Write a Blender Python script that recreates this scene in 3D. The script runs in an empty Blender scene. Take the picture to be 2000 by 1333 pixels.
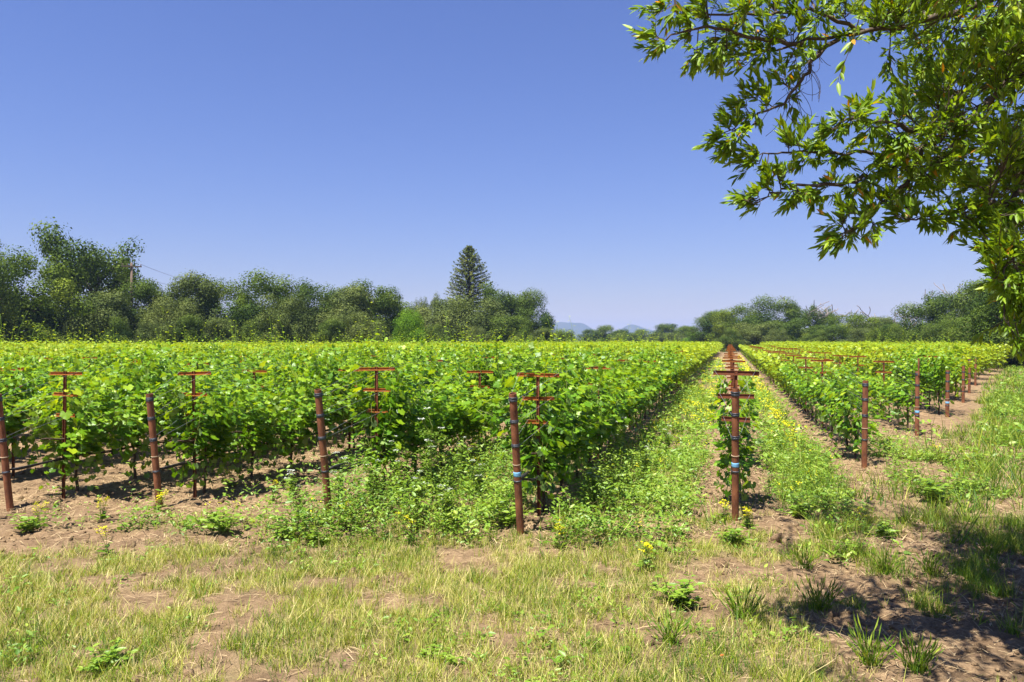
import bpy, math, random
import numpy as np
from mathutils import Vector, Matrix, Quaternion

random.seed(7)
RNG = np.random.default_rng(11)
PI = math.pi
S = bpy.context.scene
COL = S.collection

# ------------------------------------------------------------------ camera
H_CAM, FPX = 2.4, 1500.0            # eye height (m), focal length in pixels of a 2000 px wide frame
cam = bpy.data.cameras.new('camera')
cam.sensor_width = 36.0
cam.lens = 36.0 * FPX / 2000.0
cam.clip_start, cam.clip_end = 0.05, 30000.0
cam_o = bpy.data.objects.new('camera', cam)
COL.objects.link(cam_o)
cam_o.location = (0, 0, H_CAM)
cam_o.rotation_euler = (math.radians(90.0), 0, 0)
S.camera = cam_o

# ------------------------------------------------------------------ sky and sun
SUN_EL = math.radians(66)
SUN_DIR = Vector((-0.62 * math.cos(SUN_EL), -0.785 * math.cos(SUN_EL), math.sin(SUN_EL))).normalized()
w = bpy.data.worlds.new('World'); S.world = w; w.use_nodes = True
nt = w.node_tree
bg = nt.nodes['Background']
sky = nt.nodes.new('ShaderNodeTexSky'); sky.sky_type = 'NISHITA'; sky.sun_disc = False
sky.sun_elevation = SUN_EL
sky.sun_rotation = math.atan2(SUN_DIR.x, SUN_DIR.y)
sky.altitude = 50.0; sky.air_density = 1.5; sky.dust_density = 0.1; sky.ozone_density = 8.0
wb = nt.nodes.new('ShaderNodeMix'); wb.data_type = 'RGBA'; wb.blend_type = 'MULTIPLY'; wb.inputs['Factor'].default_value = 1   # camera's cool white balance, all over
wb.inputs['B'].default_value = (0.555, 0.515, 0.77, 1)
nt.links.new(sky.outputs[0], wb.inputs['A']); nt.links.new(wb.outputs['Result'], bg.inputs[0])
bg.inputs[1].default_value = 0.0645
sun = bpy.data.lights.new('sun', 'SUN'); sun.energy = 5.0; sun.angle = math.radians(0.5); sun.color = (1.0, 0.955, 0.88)
sun_o = bpy.data.objects.new('sun', sun); COL.objects.link(sun_o)
sun_o.rotation_euler = (-SUN_DIR).to_track_quat('-Z', 'Y').to_euler()
sun_o.location = (-20, -20, 60)

S.view_settings.view_transform = 'Standard'; S.view_settings.look = 'None'
S.view_settings.gamma = 1.0; S.view_settings.use_curve_mapping = False
S.view_settings.exposure = 1.42
S.render.engine = 'CYCLES'
S.cycles.max_bounces = 8; S.cycles.diffuse_bounces = 3; S.cycles.glossy_bounces = 2
S.cycles.transmission_bounces = 4; S.cycles.transparent_max_bounces = 4; S.cycles.volume_bounces = 1
S.cycles.use_denoising = True

# ------------------------------------------------------------------ helpers: noise
def _hash(ix, iy, seed):
    n = (ix.astype(np.int64) * 374761393 + iy.astype(np.int64) * 668265263 + seed * 1274126177) & 0x7fffffff
    n = ((n ^ (n >> 13)) * 1103515245 + 12345) & 0x7fffffff
    n = ((n ^ (n >> 15)) * 214013 + 2531011) & 0x7fffffff
    return ((n ^ (n >> 16)) & 0xffffff) / float(0xffffff)
def vnoise(x, y, seed=0):
    x = np.asarray(x, float); y = np.asarray(y, float)
    ix = np.floor(x); iy = np.floor(y); fx = x - ix; fy = y - iy
    fx = fx * fx * (3 - 2 * fx); fy = fy * fy * (3 - 2 * fy)
    a = _hash(ix, iy, seed); b = _hash(ix + 1, iy, seed); c = _hash(ix, iy + 1, seed); d = _hash(ix + 1, iy + 1, seed)
    return (a * (1 - fx) + b * fx) * (1 - fy) + (c * (1 - fx) + d * fx) * fy
def fbm(x, y, seed=0, octs=4):
    s, a, t = 0.0, 0.5, 0.0
    for k in range(octs):
        s = s + a * vnoise(np.asarray(x) * 2 ** k + 17.3 * k, np.asarray(y) * 2 ** k + 9.1 * k, seed + k); t += a; a *= 0.5
    return s / t
def sstep(a, b, x):
    t = np.clip((np.asarray(x, float) - a) / (b - a), 0, 1)
    return t * t * (3 - 2 * t)

# ------------------------------------------------------------------ row coordinates
TH = math.atan2(425.0, FPX)                      # rows run away from us, 15.8 degrees to the right
DX, DY = math.sin(TH), math.cos(TH)              # along a row
NX, NY = DY, -DX                                 # across the rows, to the right
ROW_S = 2.42
def pq(x, y): return x * NX + y * NY, x * DX + y * DY
def xy(p, q): return p * NX + q * DX, p * NY + q * DY
def ground_px(px, py):
    z = FPX * H_CAM / (py - 667.0); return (px - 1000.0) / FPX * z, z
def at(px, py, z): return Vector(((px - 1000.0) / FPX * z, z, H_CAM + (667.0 - py) / FPX * z))

# row ends, from where each end post meets the ground
ENDS = {-4: (20, 1003), -3: (312, 1001), -2: (643, 1022), -1: (1017, 1050), 0: (1436, 1030),
        1: (1688, 920), 2: (1791, 857), 3: (1850, 818), 4: (1881, 788), 5: (1893, 772), 6: (1905, 754)}
ROWP, ROWQ = {}, {}
for i, (px, py) in ENDS.items():
    x, y = ground_px(px, py); p, q = pq(x, y); ROWP[i], ROWQ[i] = p, q
for i in range(-5, -40, -1): ROWP[i] = ROWP[-4] + (i + 4) * ROW_S; ROWQ[i] = ROWQ[-4] - 1.0 + 0.12 * (i + 4)
for i in range(7, 15):
    ROWP[i] = ROWP[6] + (i - 6) * 2.35; ROWQ[i] = ROWQ[6] + (i - 6) * 6.6
ROW_LIST = sorted(ROWP)
PARR = np.array([ROWP[i] for i in ROW_LIST]); QARR = np.array([ROWQ[i] for i in ROW_LIST])
def far_y(x):                                     # far edge of the vineyard, in front of the tree line
    return np.interp(x, [-80, -20, -10, 6, 20, 60, 75], [84, 96, 118, 132, 165, 150, 112])
def head_x(y):                                    # line of the row ends on the right
    return 6.5 + (y - 14.2) * 0.66

def row_mask(p, q, width):
    p = np.asarray(p, float); q = np.asarray(q, float)
    k = np.abs(p[..., None] - PARR).argmin(-1)
    d = np.abs(p - PARR[k])
    inside = sstep(QARR[k] - 0.9, QARR[k] + 0.1, q)
    return np.exp(-(d / width) ** 2) * inside

def soil_mask(x, y):                              # 1 where clods lie open, 0 under the mown grass
    p, q = pq(x, y)
    edge = 9.3 + 0.9 * (fbm(x * .5, y * .5, 40) - .5) * 2 + 0.10 * x * (x < 0)
    m = sstep(-0.5, 0.9, y - edge)
    right = sstep(1.6, 2.8, x + (fbm(x * .6, y * .6, 41) - .5) * 1.6)
    return np.maximum(m, right)
def ground_h(x, y):
    x = np.asarray(x, float); y = np.asarray(y, float)
    p, q = pq(x, y)
    near = 1 - sstep(30, 60, np.hypot(x, y))
    h = 0.07 * row_mask(p, q, 0.42)
    h = h + 0.05 * (fbm(x * .35, y * .35, 3, 3) - .5)
    so = soil_mask(x, y)
    c = fbm(x * 3.1, y * 3.1, 5, 4) - .5
    f = np.abs(fbm(x * 8.0, y * 8.0, 8, 3) - .5)
    h = h + near * so * (0.14 * c + 0.11 * (0.25 - f) + .035 * (vnoise(x * 13, y * 13, 15) - .5)) + near * (1 - so) * (0.05 * c + .04 * (.25 - f) + .015 * (vnoise(x * 13, y * 13, 15) - .5))
    return h - 0.02

# ------------------------------------------------------------------ helpers: meshes
def new_mesh(name, V, F, var=None, smooth=False, mats=(), midx=None):
    V = np.asarray(V, np.float32).reshape(-1, 3)
    me = bpy.data.meshes.new(name)
    if isinstance(F, np.ndarray):
        n, k = F.shape
        me.vertices.add(len(V)); me.vertices.foreach_set('co', V.ravel())
        me.loops.add(n * k); me.loops.foreach_set('vertex_index', F.astype(np.int32).ravel())
        me.polygons.add(n)
        me.polygons.foreach_set('loop_start', np.arange(0, n * k, k, dtype=np.int32))
        me.update(calc_edges=True)
    else:
        me.from_pydata([tuple(map(float, v)) for v in V], [], F); me.update()
    if smooth: me.polygons.foreach_set('use_smooth', np.ones(len(me.polygons), bool))
    if var is not None:
        a = me.attributes.new('var', 'FLOAT', 'FACE'); a.data.foreach_set('value', np.asarray(var, np.float32))
    for m in mats: me.materials.append(m)
    if midx is not None: me.polygons.foreach_set('material_index', np.asarray(midx, np.int32))
    me.update()
    return me
def link(name, data, parent=None, loc=None, rot=None):
    o = bpy.data.objects.new(name, data); COL.objects.link(o)
    if parent is not None: o.parent = parent
    if loc is not None: o.location = loc
    if rot is not None: o.rotation_euler = rot
    return o
def tag(o, label=None, cat=None, group=None, kind=None):
    if label: o['label'] = label
    if cat: o['category'] = cat
    if group: o['group'] = group
    if kind: o['kind'] = kind
    return o
def empty(name, loc, rz=0.0):
    o = bpy.data.objects.new(name, None); COL.objects.link(o)
    o.location = loc; o.rotation_euler = (0, 0, rz); o.empty_display_size = 0.2
    return o
class MB:                                          # collects mixed polygons into one mesh
    def __init__(s): s.v, s.f, s.m = [], [], []
    def add(s, V, F, m=0):
        b = len(s.v); s.v += [tuple(v) for v in V]; s.f += [tuple(i + b for i in f) for f in F]; s.m += [m] * len(F)
    def box(s, lo, hi, m=0):
        (a, b, c), (d, e, f) = lo, hi
        V = [(a, b, c), (d, b, c), (d, e, c), (a, e, c), (a, b, f), (d, b, f), (d, e, f), (a, e, f)]
        s.add(V, [(0, 3, 2, 1), (4, 5, 6, 7), (0, 1, 5, 4), (1, 2, 6, 5), (2, 3, 7, 6), (3, 0, 4, 7)], m)
    def tube(s, pts, rad, n=6, m=0, cap=True):
        V, F = tube_geo(pts, rad, n, cap); s.add(V, F, m)
    def mesh(s, name, mats, smooth=False):
        me = new_mesh(name, np.array(s.v), s.f, smooth=smooth, mats=mats)
        me.polygons.foreach_set('material_index', np.array(s.m, np.int32)); me.update(); return me
def tube_geo(pts, rad, n=6, cap=True):
    pts = [Vector(p) for p in pts]
    if not hasattr(rad, '__len__'): rad = [rad] * len(pts)
    V, F = [], []
    ref = None
    for i, p in enumerate(pts):
        d = (pts[min(i + 1, len(pts) - 1)] - pts[max(i - 1, 0)])
        if d.length < 1e-9: d = Vector((0, 0, 1))
        d.normalize()
        if ref is None: ref = d.orthogonal().normalized()
        u = (ref - d * ref.dot(d))
        u = u.normalized() if u.length > 1e-6 else d.orthogonal().normalized()
        ref = u; v = d.cross(u)
        for k in range(n):
            a = 2 * PI * k / n
            V.append(p + (u * math.cos(a) + v * math.sin(a)) * rad[i])
    for i in range(len(pts) - 1):
        for k in range(n):
            F.append((i * n + k, i * n + (k + 1) % n, (i + 1) * n + (k + 1) % n, (i + 1) * n + k))
    if cap:
        F.append(tuple(range(n - 1, -1, -1))); b = (len(pts) - 1) * n; F.append(tuple(range(b, b + n)))
    return V, F
def instance_geo(TV, TF, R, T, var=None):
    """repeat a template (V,3),(F,k) at N placements R (N,3,3), T (N,3)"""
    N = len(T); V = np.einsum('nij,vj->nvi', R, TV) + T[:, None, :]
    F = TF[None] + (np.arange(N) * len(TV))[:, None, None]
    vv = None if var is None else np.repeat(var, len(TF))
    return V.reshape(-1, 3), F.reshape(-1, TF.shape[1]), vv
def join_geo(parts):
    V, F, A, b = [], [], [], 0
    for v, f, a in parts:
        V.append(v); F.append(f + b); A.append(a); b += len(v)
    return np.concatenate(V), np.concatenate(F), np.concatenate(A)
def unit(v):
    return v / np.maximum(np.linalg.norm(v, axis=-1, keepdims=True), 1e-9)
def frames(Y, Nn, size, wide=None):
    """columns X,Y,Z: leaf axis Y, blade normal near Nn; size scales"""
    Y = unit(Y); X = unit(np.cross(Y, Nn)); Z = np.cross(X, Y)
    sx = size if wide is None else size * wide
    return np.stack([X * sx[:, None], Y * size[:, None], Z * size[:, None]], axis=2)

# ------------------------------------------------------------------ materials
def mat(name):
    m = bpy.data.materials.new(name); m.use_nodes = True
    return m, m.node_tree, m.node_tree.nodes['Principled BSDF']
def ramp(nt, cols, fac):
    r = nt.nodes.new('ShaderNodeValToRGB'); el = r.color_ramp.elements
    while len(el) < len(cols): el.new(0.5)
    for e, (p, c) in zip(el, cols): e.position = p; e.color = (*c, 1)
    nt.links.new(fac, r.inputs[0]); return r
def noise(nt, scale, detail=4, rough=.55, coord='Object', stretch=None):
    tc = nt.nodes.new('ShaderNodeTexCoord'); n = nt.nodes.new('ShaderNodeTexNoise')
    n.inputs['Scale'].default_value = scale; n.inputs['Detail'].default_value = detail; n.inputs['Roughness'].default_value = rough
    if stretch:
        mp = nt.nodes.new('ShaderNodeMapping'); mp.inputs['Scale'].default_value = stretch
        nt.links.new(tc.outputs[coord], mp.inputs[0]); nt.links.new(mp.outputs[0], n.inputs[0])
    else: nt.links.new(tc.outputs[coord], n.inputs[0])
    return n
def leaf_mat(name, cols, trans=0.35, rough=0.45, spec=0.35, tint=(1.25, 1.25, 0.6), objvar=0.0, under=None):
    m, nt, b = mat(name)
    at_ = nt.nodes.new('ShaderNodeAttribute'); at_.attribute_name = 'var'
    fac = at_.outputs['Fac']
    if objvar:
        oi = nt.nodes.new('ShaderNodeObjectInfo')
        ma = nt.nodes.new('ShaderNodeMath'); ma.operation = 'MULTIPLY_ADD'
        nt.links.new(oi.outputs['Random'], ma.inputs[0]); ma.inputs[1].default_value = objvar; ma.inputs[2].default_value = -objvar / 2
        ad = nt.nodes.new('ShaderNodeMath'); ad.operation = 'ADD'; ad.use_clamp = True
        nt.links.new(fac, ad.inputs[0]); nt.links.new(ma.outputs[0], ad.inputs[1]); fac = ad.outputs[0]
    r = ramp(nt, cols, fac)
    col = r.outputs[0]
    if under:                                      # paler underside of the blade
        ge = nt.nodes.new('ShaderNodeNewGeometry'); mx0 = nt.nodes.new('ShaderNodeMix'); mx0.data_type = 'RGBA'
        mx0.blend_type = 'MIX'
        nt.links.new(ge.outputs['Backfacing'], mx0.inputs['Factor']); nt.links.new(col, mx0.inputs['A'])
        mu0 = nt.nodes.new('ShaderNodeMix'); mu0.data_type = 'RGBA'; mu0.blend_type = 'MIX'; mu0.inputs['Factor'].default_value = 0.5
        nt.links.new(col, mu0.inputs['A']); mu0.inputs['B'].default_value = (*under, 1)
        nt.links.new(mu0.outputs['Result'], mx0.inputs['B']); col = mx0.outputs['Result']
    nt.links.new(col, b.inputs['Base Color'])
    b.inputs['Roughness'].default_value = rough; b.inputs['Specular IOR Level'].default_value = spec
    tr = nt.nodes.new('ShaderNodeBsdfTranslucent')
    mu = nt.nodes.new('ShaderNodeMix'); mu.data_type = 'RGBA'; mu.blend_type = 'MULTIPLY'; mu.inputs['Factor'].default_value = 1
    nt.links.new(r.outputs[0], mu.inputs['A']); mu.inputs['B'].default_value = (*tint, 1)
    nt.links.new(mu.outputs['Result'], tr.inputs['Color'])
    mx = nt.nodes.new('ShaderNodeMixShader'); mx.inputs[0].default_value = trans
    nt.links.new(b.outputs[0], mx.inputs[1]); nt.links.new(tr.outputs[0], mx.inputs[2])
    nt.links.new(mx.outputs[0], nt.nodes['Material Output'].inputs['Surface'])
    return m
def simple_mat(name, c1, c2, scale=8, rough=.8, bump=0.0, stretch=None, metal=0, spec=.3, coord='Object'):
    m, nt, b = mat(name)
    n = noise(nt, scale, 6, .6, coord, stretch)
    r = ramp(nt, [(0.3, c1), (0.7, c2)], n.outputs['Fac'])
    nt.links.new(r.outputs[0], b.inputs['Base Color'])
    b.inputs['Roughness'].default_value = rough; b.inputs['Metallic'].default_value = metal; b.inputs['Specular IOR Level'].default_value = spec
    if bump:
        bp = nt.nodes.new('ShaderNodeBump'); bp.inputs['Strength'].default_value = bump; bp.inputs['Distance'].default_value = 0.01
        nt.links.new(n.outputs['Fac'], bp.inputs['Height']); nt.links.new(bp.outputs[0], b.inputs['Normal'])
    return m

def ground_material():
    m, nt, b = mat('dry_soil')
    n1 = noise(nt, 0.55, 5, .6); n2 = noise(nt, 5.0, 8, .7); n3 = noise(nt, 55, 4, .7)
    r1 = ramp(nt, [(0.28, (0.085, 0.055, 0.033)), (0.48, (0.212, 0.143, 0.084)), (0.70, (0.345, 0.246, 0.150))], n2.outputs['Fac'])
    r2 = ramp(nt, [(0.35, (0.80, 0.78, 0.76)), (0.65, (1.12, 1.10, 1.05))], n1.outputs['Fac'])
    r3 = ramp(nt, [(0.30, (0.72, 0.70, 0.68)), (0.62, (1.15, 1.14, 1.1))], n3.outputs['Fac'])
    a = nt.nodes.new('ShaderNodeMix'); a.data_type = 'RGBA'; a.blend_type = 'MULTIPLY'; a.inputs['Factor'].default_value = 1
    nt.links.new(r1.outputs[0], a.inputs['A']); nt.links.new(r2.outputs[0], a.inputs['B'])
    c = nt.nodes.new('ShaderNodeMix'); c.data_type = 'RGBA'; c.blend_type = 'MULTIPLY'; c.inputs['Factor'].default_value = 1
    nt.links.new(a.outputs['Result'], c.inputs['A']); nt.links.new(r3.outputs[0], c.inputs['B'])
    # thatch / moss tint where grass grows, from the stored cover map
    cv = nt.nodes.new('ShaderNodeAttribute'); cv.attribute_name = 'cover'
    g = nt.nodes.new('ShaderNodeMix'); g.data_type = 'RGBA'
    r4 = ramp(nt, [(0.35, (0.30, 0.235, 0.120)), (0.65, (0.150, 0.150, 0.045))], n2.outputs['Fac'])
    nt.links.new(cv.outputs['Fac'], g.inputs['Factor']); nt.links.new(c.outputs['Result'], g.inputs['A']); nt.links.new(r4.outputs[0], g.inputs['B'])
    nt.links.new(g.outputs['Result'], b.inputs['Base Color'])
    b.inputs['Roughness'].default_value = 0.95; b.inputs['Specular IOR Level'].default_value = 0.12
    bp = nt.nodes.new('ShaderNodeBump'); bp.inputs['Strength'].default_value = 1.0; bp.inputs['Distance'].default_value = 0.06
    ad = nt.nodes.new('ShaderNodeMath'); ad.operation = 'MULTIPLY_ADD'; ad.inputs[1].default_value = 0.4
    nt.links.new(n3.outputs['Fac'], ad.inputs[0]); nt.links.new(n2.outputs['Fac'], ad.inputs[2])
    nt.links.new(ad.outputs[0], bp.inputs['Height']); nt.links.new(bp.outputs[0], b.inputs['Normal'])
    return m
M = {}
M['soil'] = ground_material()
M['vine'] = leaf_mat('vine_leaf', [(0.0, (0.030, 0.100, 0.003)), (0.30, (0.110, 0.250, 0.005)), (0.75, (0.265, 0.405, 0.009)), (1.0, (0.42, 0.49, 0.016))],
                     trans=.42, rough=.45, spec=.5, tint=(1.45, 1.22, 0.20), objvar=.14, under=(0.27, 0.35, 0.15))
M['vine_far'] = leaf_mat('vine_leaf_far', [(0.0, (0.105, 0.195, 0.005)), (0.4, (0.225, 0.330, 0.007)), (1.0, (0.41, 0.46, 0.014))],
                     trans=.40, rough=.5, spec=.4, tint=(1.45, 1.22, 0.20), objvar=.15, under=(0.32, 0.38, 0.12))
M['shoot'] = simple_mat('green_cane', (0.16, 0.24, 0.04), (0.22, 0.20, 0.06), 20, .6)
M['vine_bark'] = simple_mat('vine_bark', (0.035, 0.022, 0.014), (0.095, 0.062, 0.040), 30, .95, .8, (1, 1, .15))
M['rust'] = simple_mat('rusty_pipe', (0.075, 0.025, 0.011), (0.270, 0.100, 0.042), 11, .75, .35, (1, 1, .45), 0.0, .35)
M['rust_o'] = simple_mat('orange_rust', (0.20, 0.060, 0.012), (0.44, 0.155, 0.025), 18, .8, .2)
M['rust_d'] = simple_mat('dark_rust', (0.085, 0.028, 0.014), (0.20, 0.062, 0.022), 18, .8, .2)
M['wire_dark'] = simple_mat('wound_wire', (0.03, 0.035, 0.045), (0.10, 0.11, 0.13), 60, .45, .4, (1, 1, 8), .6, .5)
M['wire'] = simple_mat('galvanised_wire', (0.20, 0.21, 0.22), (0.42, 0.43, 0.45), 40, .45, 0, None, .5, .5)
M['twine'] = simple_mat('tan_twine', (0.28, 0.20, 0.12), (0.45, 0.35, 0.22), 60, .9)
M['tape'] = simple_mat('blue_tape', (0.10, 0.30, 0.50), (0.22, 0.45, 0.62), 25, .5)
M['hose'] = simple_mat('black_hose', (0.010, 0.010, 0.010), (0.035, 0.032, 0.030), 20, .6, 0, None, 0, .3)
M['grass'] = leaf_mat('meadow_grass', [(0.0, (0.045, 0.120, 0.008)), (0.30, (0.150, 0.245, 0.012)), (0.55, (0.31, 0.345, 0.028)), (1.0, (0.60, 0.520, 0.210))],
                      trans=.3, rough=.55, spec=.3, tint=(1.2, 1.15, .5))
M['weed'] = leaf_mat('weed_leaf', [(0.0, (0.055, 0.140, 0.010)), (0.5, (0.165, 0.285, 0.022)), (1.0, (0.36, 0.43, 0.06))],
                     trans=.34, rough=.45, spec=.45, tint=(1.3, 1.2, .4), under=(0.24, 0.33, 0.16))
M['straw'] = leaf_mat('dry_straw', [(0.0, (0.24, 0.160, 0.080)), (1.0, (0.52, 0.40, 0.22))], trans=.1, rough=.7, spec=.2, tint=(1, 1, .8))
M['yellow'] = leaf_mat('mustard_petal', [(0.0, (0.60, 0.55, 0.005)), (1.0, (0.76, 0.73, 0.02))], trans=.3, rough=.6, spec=.2, tint=(1, 1, .5))
M['white'] = leaf_mat('umbel_petal', [(0.0, (0.55, 0.60, 0.46)), (1.0, (0.80, 0.82, 0.74))], trans=.25, rough=.6, spec=.2, tint=(1, 1, 1))
M['clod'] = simple_mat('soil_clod', (0.11, 0.070, 0.040), (0.30, 0.208, 0.124), 6, .95, .8)
def oak_mat(n, a, b_, c):
    a, b_, c = [(k[0] * .92, k[1] * .90, k[2] * .50) for k in (a, b_, c)]
    return leaf_mat(n, [(0.0, a), (.5, b_), (1.0, c)], trans=.25, rough=.7, spec=.08, tint=(1.2, 1.2, .5), objvar=.26)
M['oak'] = oak_mat('oak_leaf', (0.040, 0.075, 0.020), (0.090, 0.140, 0.036), (0.170, 0.220, 0.062))
M['oak_grey'] = oak_mat('grey_oak_leaf', (0.062, 0.092, 0.040), (0.118, 0.155, 0.068), (0.20, 0.235, 0.115))
M['oak_lit'] = oak_mat('yellow_green_leaf', (0.060, 0.105, 0.014), (0.125, 0.180, 0.028), (0.22, 0.27, 0.05))  # leaf colour of the yellower trees
M['bright'] = oak_mat('spring_green_leaf', (0.070, 0.160, 0.016), (0.125, 0.250, 0.024), (0.22, 0.35, 0.04))
M['redwood'] = oak_mat('redwood_needles', (0.045, 0.075, 0.022), (0.110, 0.140, 0.040), (0.20, 0.215, 0.075))
M['deadleaf'] = oak_mat('withered_leaf', (0.10, 0.07, 0.03), (0.17, 0.12, 0.06), (0.24, 0.18, 0.10))
M['bark'] = simple_mat('oak_bark', (0.045, 0.035, 0.028), (0.150, 0.120, 0.095), 5, .95, .7, (1, 1, .2))
M['bark_red'] = simple_mat('redwood_bark', (0.06, 0.035, 0.022), (0.14, 0.08, 0.05), 5, .95, .7, (1, 1, .1))
M['snag'] = simple_mat('bare_grey_wood', (0.16, 0.13, 0.115), (0.30, 0.26, 0.235), 6, .9, .5, (1, 1, .2))
M['pole'] = simple_mat('weathered_pole', (0.07, 0.050, 0.038), (0.15, 0.105, 0.080), 5, .9, .5, (1, 1, .1))
M['cable'] = simple_mat('power_cable', (0.10, 0.10, 0.12), (0.16, 0.16, 0.18), 5, .6)
M['ceramic'] = simple_mat('brown_ceramic', (0.10, 0.06, 0.05), (0.14, 0.09, 0.07), 5, .3)
M['bay'] = leaf_mat('bay_leaf', [(0.0, (0.060, 0.140, 0.007)), (0.5, (0.165, 0.275, 0.010)), (0.88, (0.31, 0.40, 0.013)), (0.955, (0.33, 0.41, 0.02)), (1.0, (0.50, 0.24, 0.02))],
                    trans=.38, rough=.45, spec=.32, tint=(1.6, 1.35, .22), under=(0.20, 0.26, 0.09))
M['bay_wood'] = simple_mat('bay_bark', (0.040, 0.028, 0.020), (0.12, 0.090, 0.065), 12, .9, .5, (1, 1, .3))
M['hill'] = simple_mat('hill_scrub', (0.020, 0.028, 0.018), (0.050, 0.052, 0.034), 0.006, .95)
M['litter'] = leaf_mat('leaf_litter', [(0.0, (0.10, 0.06, 0.035)), (0.7, (0.24, 0.16, 0.09)), (1.0, (0.42, 0.32, 0.20))], trans=.05, rough=.7, spec=.2, tint=(1, .9, .7))
M['redleaf'] = simple_mat('red_dead_leaf', (0.40, 0.06, 0.015), (0.62, 0.16, 0.03), 30, .6)

# ------------------------------------------------------------------ what grows where (densities 0..1)
def grass_density(x, y):
    p, q = pq(x, y)
    n = fbm(x * .9, y * .9, 60, 4); n2 = fbm(x * 2.6, y * 2.6, 63, 3)
    edge = 9.1 + 0.10 * x * (x < 0)
    fore = (1 - sstep(edge - .6, edge + .5, y + (n - .5) * 1.6)) * sstep(.24, .50, n * .6 + n2 * .4 + .06)
    fore = fore * (.06 + .94 * sstep(.33, .50, fbm(x * 1.7, y * 1.7, 66, 3))) * (1 - sstep(1.4, 2.6, x + (n - .5) * 2.2))
    tuft = sstep(.52, .70, n2 * .65 + n * .35) * sstep(1.6, 2.2, x) * (1 - sstep(10.5, 12.0, y)) * .75
    shade = sstep(4.6, 6.2, x - .12 * (y - 9)) * sstep(9.2, 10.4, y) * (1 - sstep(12.5, 14, y)) * sstep(.36, .6, n * .5 + n2 * .5)
    gap = x - head_x(y)
    head = sstep(1.1, 1.9, gap + (n - .5) * 1.6) * sstep(9, 13, y) * sstep(.34, .52, n * .5 + n2 * .5)
    return np.clip(np.maximum(np.maximum(fore, tuft), np.maximum(shade, head)), 0, 1)
def weed_density(x, y):
    p, q = pq(x, y)
    n = fbm(x * .8, y * .8, 70, 4); n2 = fbm(x * 2.2, y * 2.2, 73, 3)
    pd, pe, pf, pc = ROWP[-1], ROWP[0], ROWP[1], ROWP[-2]
    de = sstep(pd + .10, pd + .5, p) * (1 - sstep(pe - .85, pe - .35, p)) * sstep(8.4, 9.6, q)
    ef = sstep(pe + .35, pe + .8, p) * (1 - sstep(pf - .95, pf - .45, p)) * sstep(11.2, 12.6, q)
    cd = sstep(pc - .75, pc - .1, p) * (1 - sstep(pd - .5, pd - .15, p)) * sstep(8.7, 9.6, y + .3 * (n - .5)) * (1 - .6 * sstep(12, 15, y))
    left = .55 * sstep(.56, .66, n) * (1 - sstep(9.9, 10.6, y)) * sstep(8.6, 9.1, y) * (x < -1.5)
    fg = sstep(pf + .2, pf + .6, p) * (1 - sstep(pf + 1.5, pf + 2.0, p)) * sstep(12.8, 13.6, q) * (1 - sstep(17, 20, q)) * sstep(.42, .55, n)
    lump = np.exp(-(((x - 6.7) / .55) ** 2 + ((y - 12.2) / .6) ** 2)) + .8 * np.exp(-(((x - 4.3) / .45) ** 2 + ((y - 10.9) / .45) ** 2)) \
        + .7 * np.exp(-(((x - 4.1) / .3) ** 2 + ((y - 9.5) / .3) ** 2)) + .6 * np.exp(-(((x - 3.7) / .35) ** 2 + ((y - 8.5) / .3) ** 2)) \
        + .8 * np.exp(-(((x - 5.2) / .4) ** 2 + ((y - 13.2) / .4) ** 2))
    far = .8 * (gap_head(x, y)) * sstep(.45, .56, n)
    t = sstep(.28, .50, n * .55 + n2 * .45)
    return np.clip(np.maximum.reduce([de * t, ef * t, cd * t, left, fg, lump * sstep(.3, .5, n2), far]), 0, 1)
def gap_head(x, y):
    return sstep(1.4, 2.4, x - head_x(y)) * sstep(12, 15, y)
def sample(dens, n, x0, x1, y0, y1, near_bias=None):
    x = RNG.uniform(x0, x1, n); y = RNG.uniform(y0, y1, n)
    keep = RNG.random(n) < dens(x, y)
    keep &= np.abs(x) < .70 * y + 1.2
    return x[keep], y[keep]

# ------------------------------------------------------------------ ground
def axis(lo, hi, step, far, g=1.16):
    a = list(np.arange(lo, hi + step / 2, step)); s = step
    up = [a[-1]]; dn = [a[0]]
    while up[-1] < far: s *= g; up.append(up[-1] + s)
    s = step
    while dn[-1] > -far: s *= g; dn.append(dn[-1] - s)
    return np.array(sorted(dn[1:]) + a + up[1:])
gx = axis(-8.0, 9.5, .055, 5000, 1.11); gy = axis(5.0, 16.0, .055, 5000, 1.08)
GX, GY = np.meshgrid(gx, gy)
GZ = ground_h(GX, GY)
nx_, ny_ = len(gx), len(gy)
idx = np.arange(nx_ * ny_).reshape(ny_, nx_)
GF = np.stack([idx[:-1, :-1], idx[:-1, 1:], idx[1:, 1:], idx[1:, :-1]], -1).reshape(-1, 4)
gme = new_mesh('ground', np.stack([GX, GY, GZ], -1).reshape(-1, 3), GF, smooth=True, mats=[M['soil']])
cov = np.clip(np.maximum(grass_density(GX, GY), .75 * weed_density(GX, GY)), 0, 1) * (.35 + .65 * fbm(GX * 4, GY * 4, 90, 3))
ga = gme.attributes.new('cover', 'FLOAT', 'POINT'); ga.data.foreach_set('value', (cov * .8).astype(np.float32).ravel())
tag(link('ground', gme), kind='structure')
def gz(x, y): return float(ground_h(np.array([x]), np.array([y]))[0])

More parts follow.
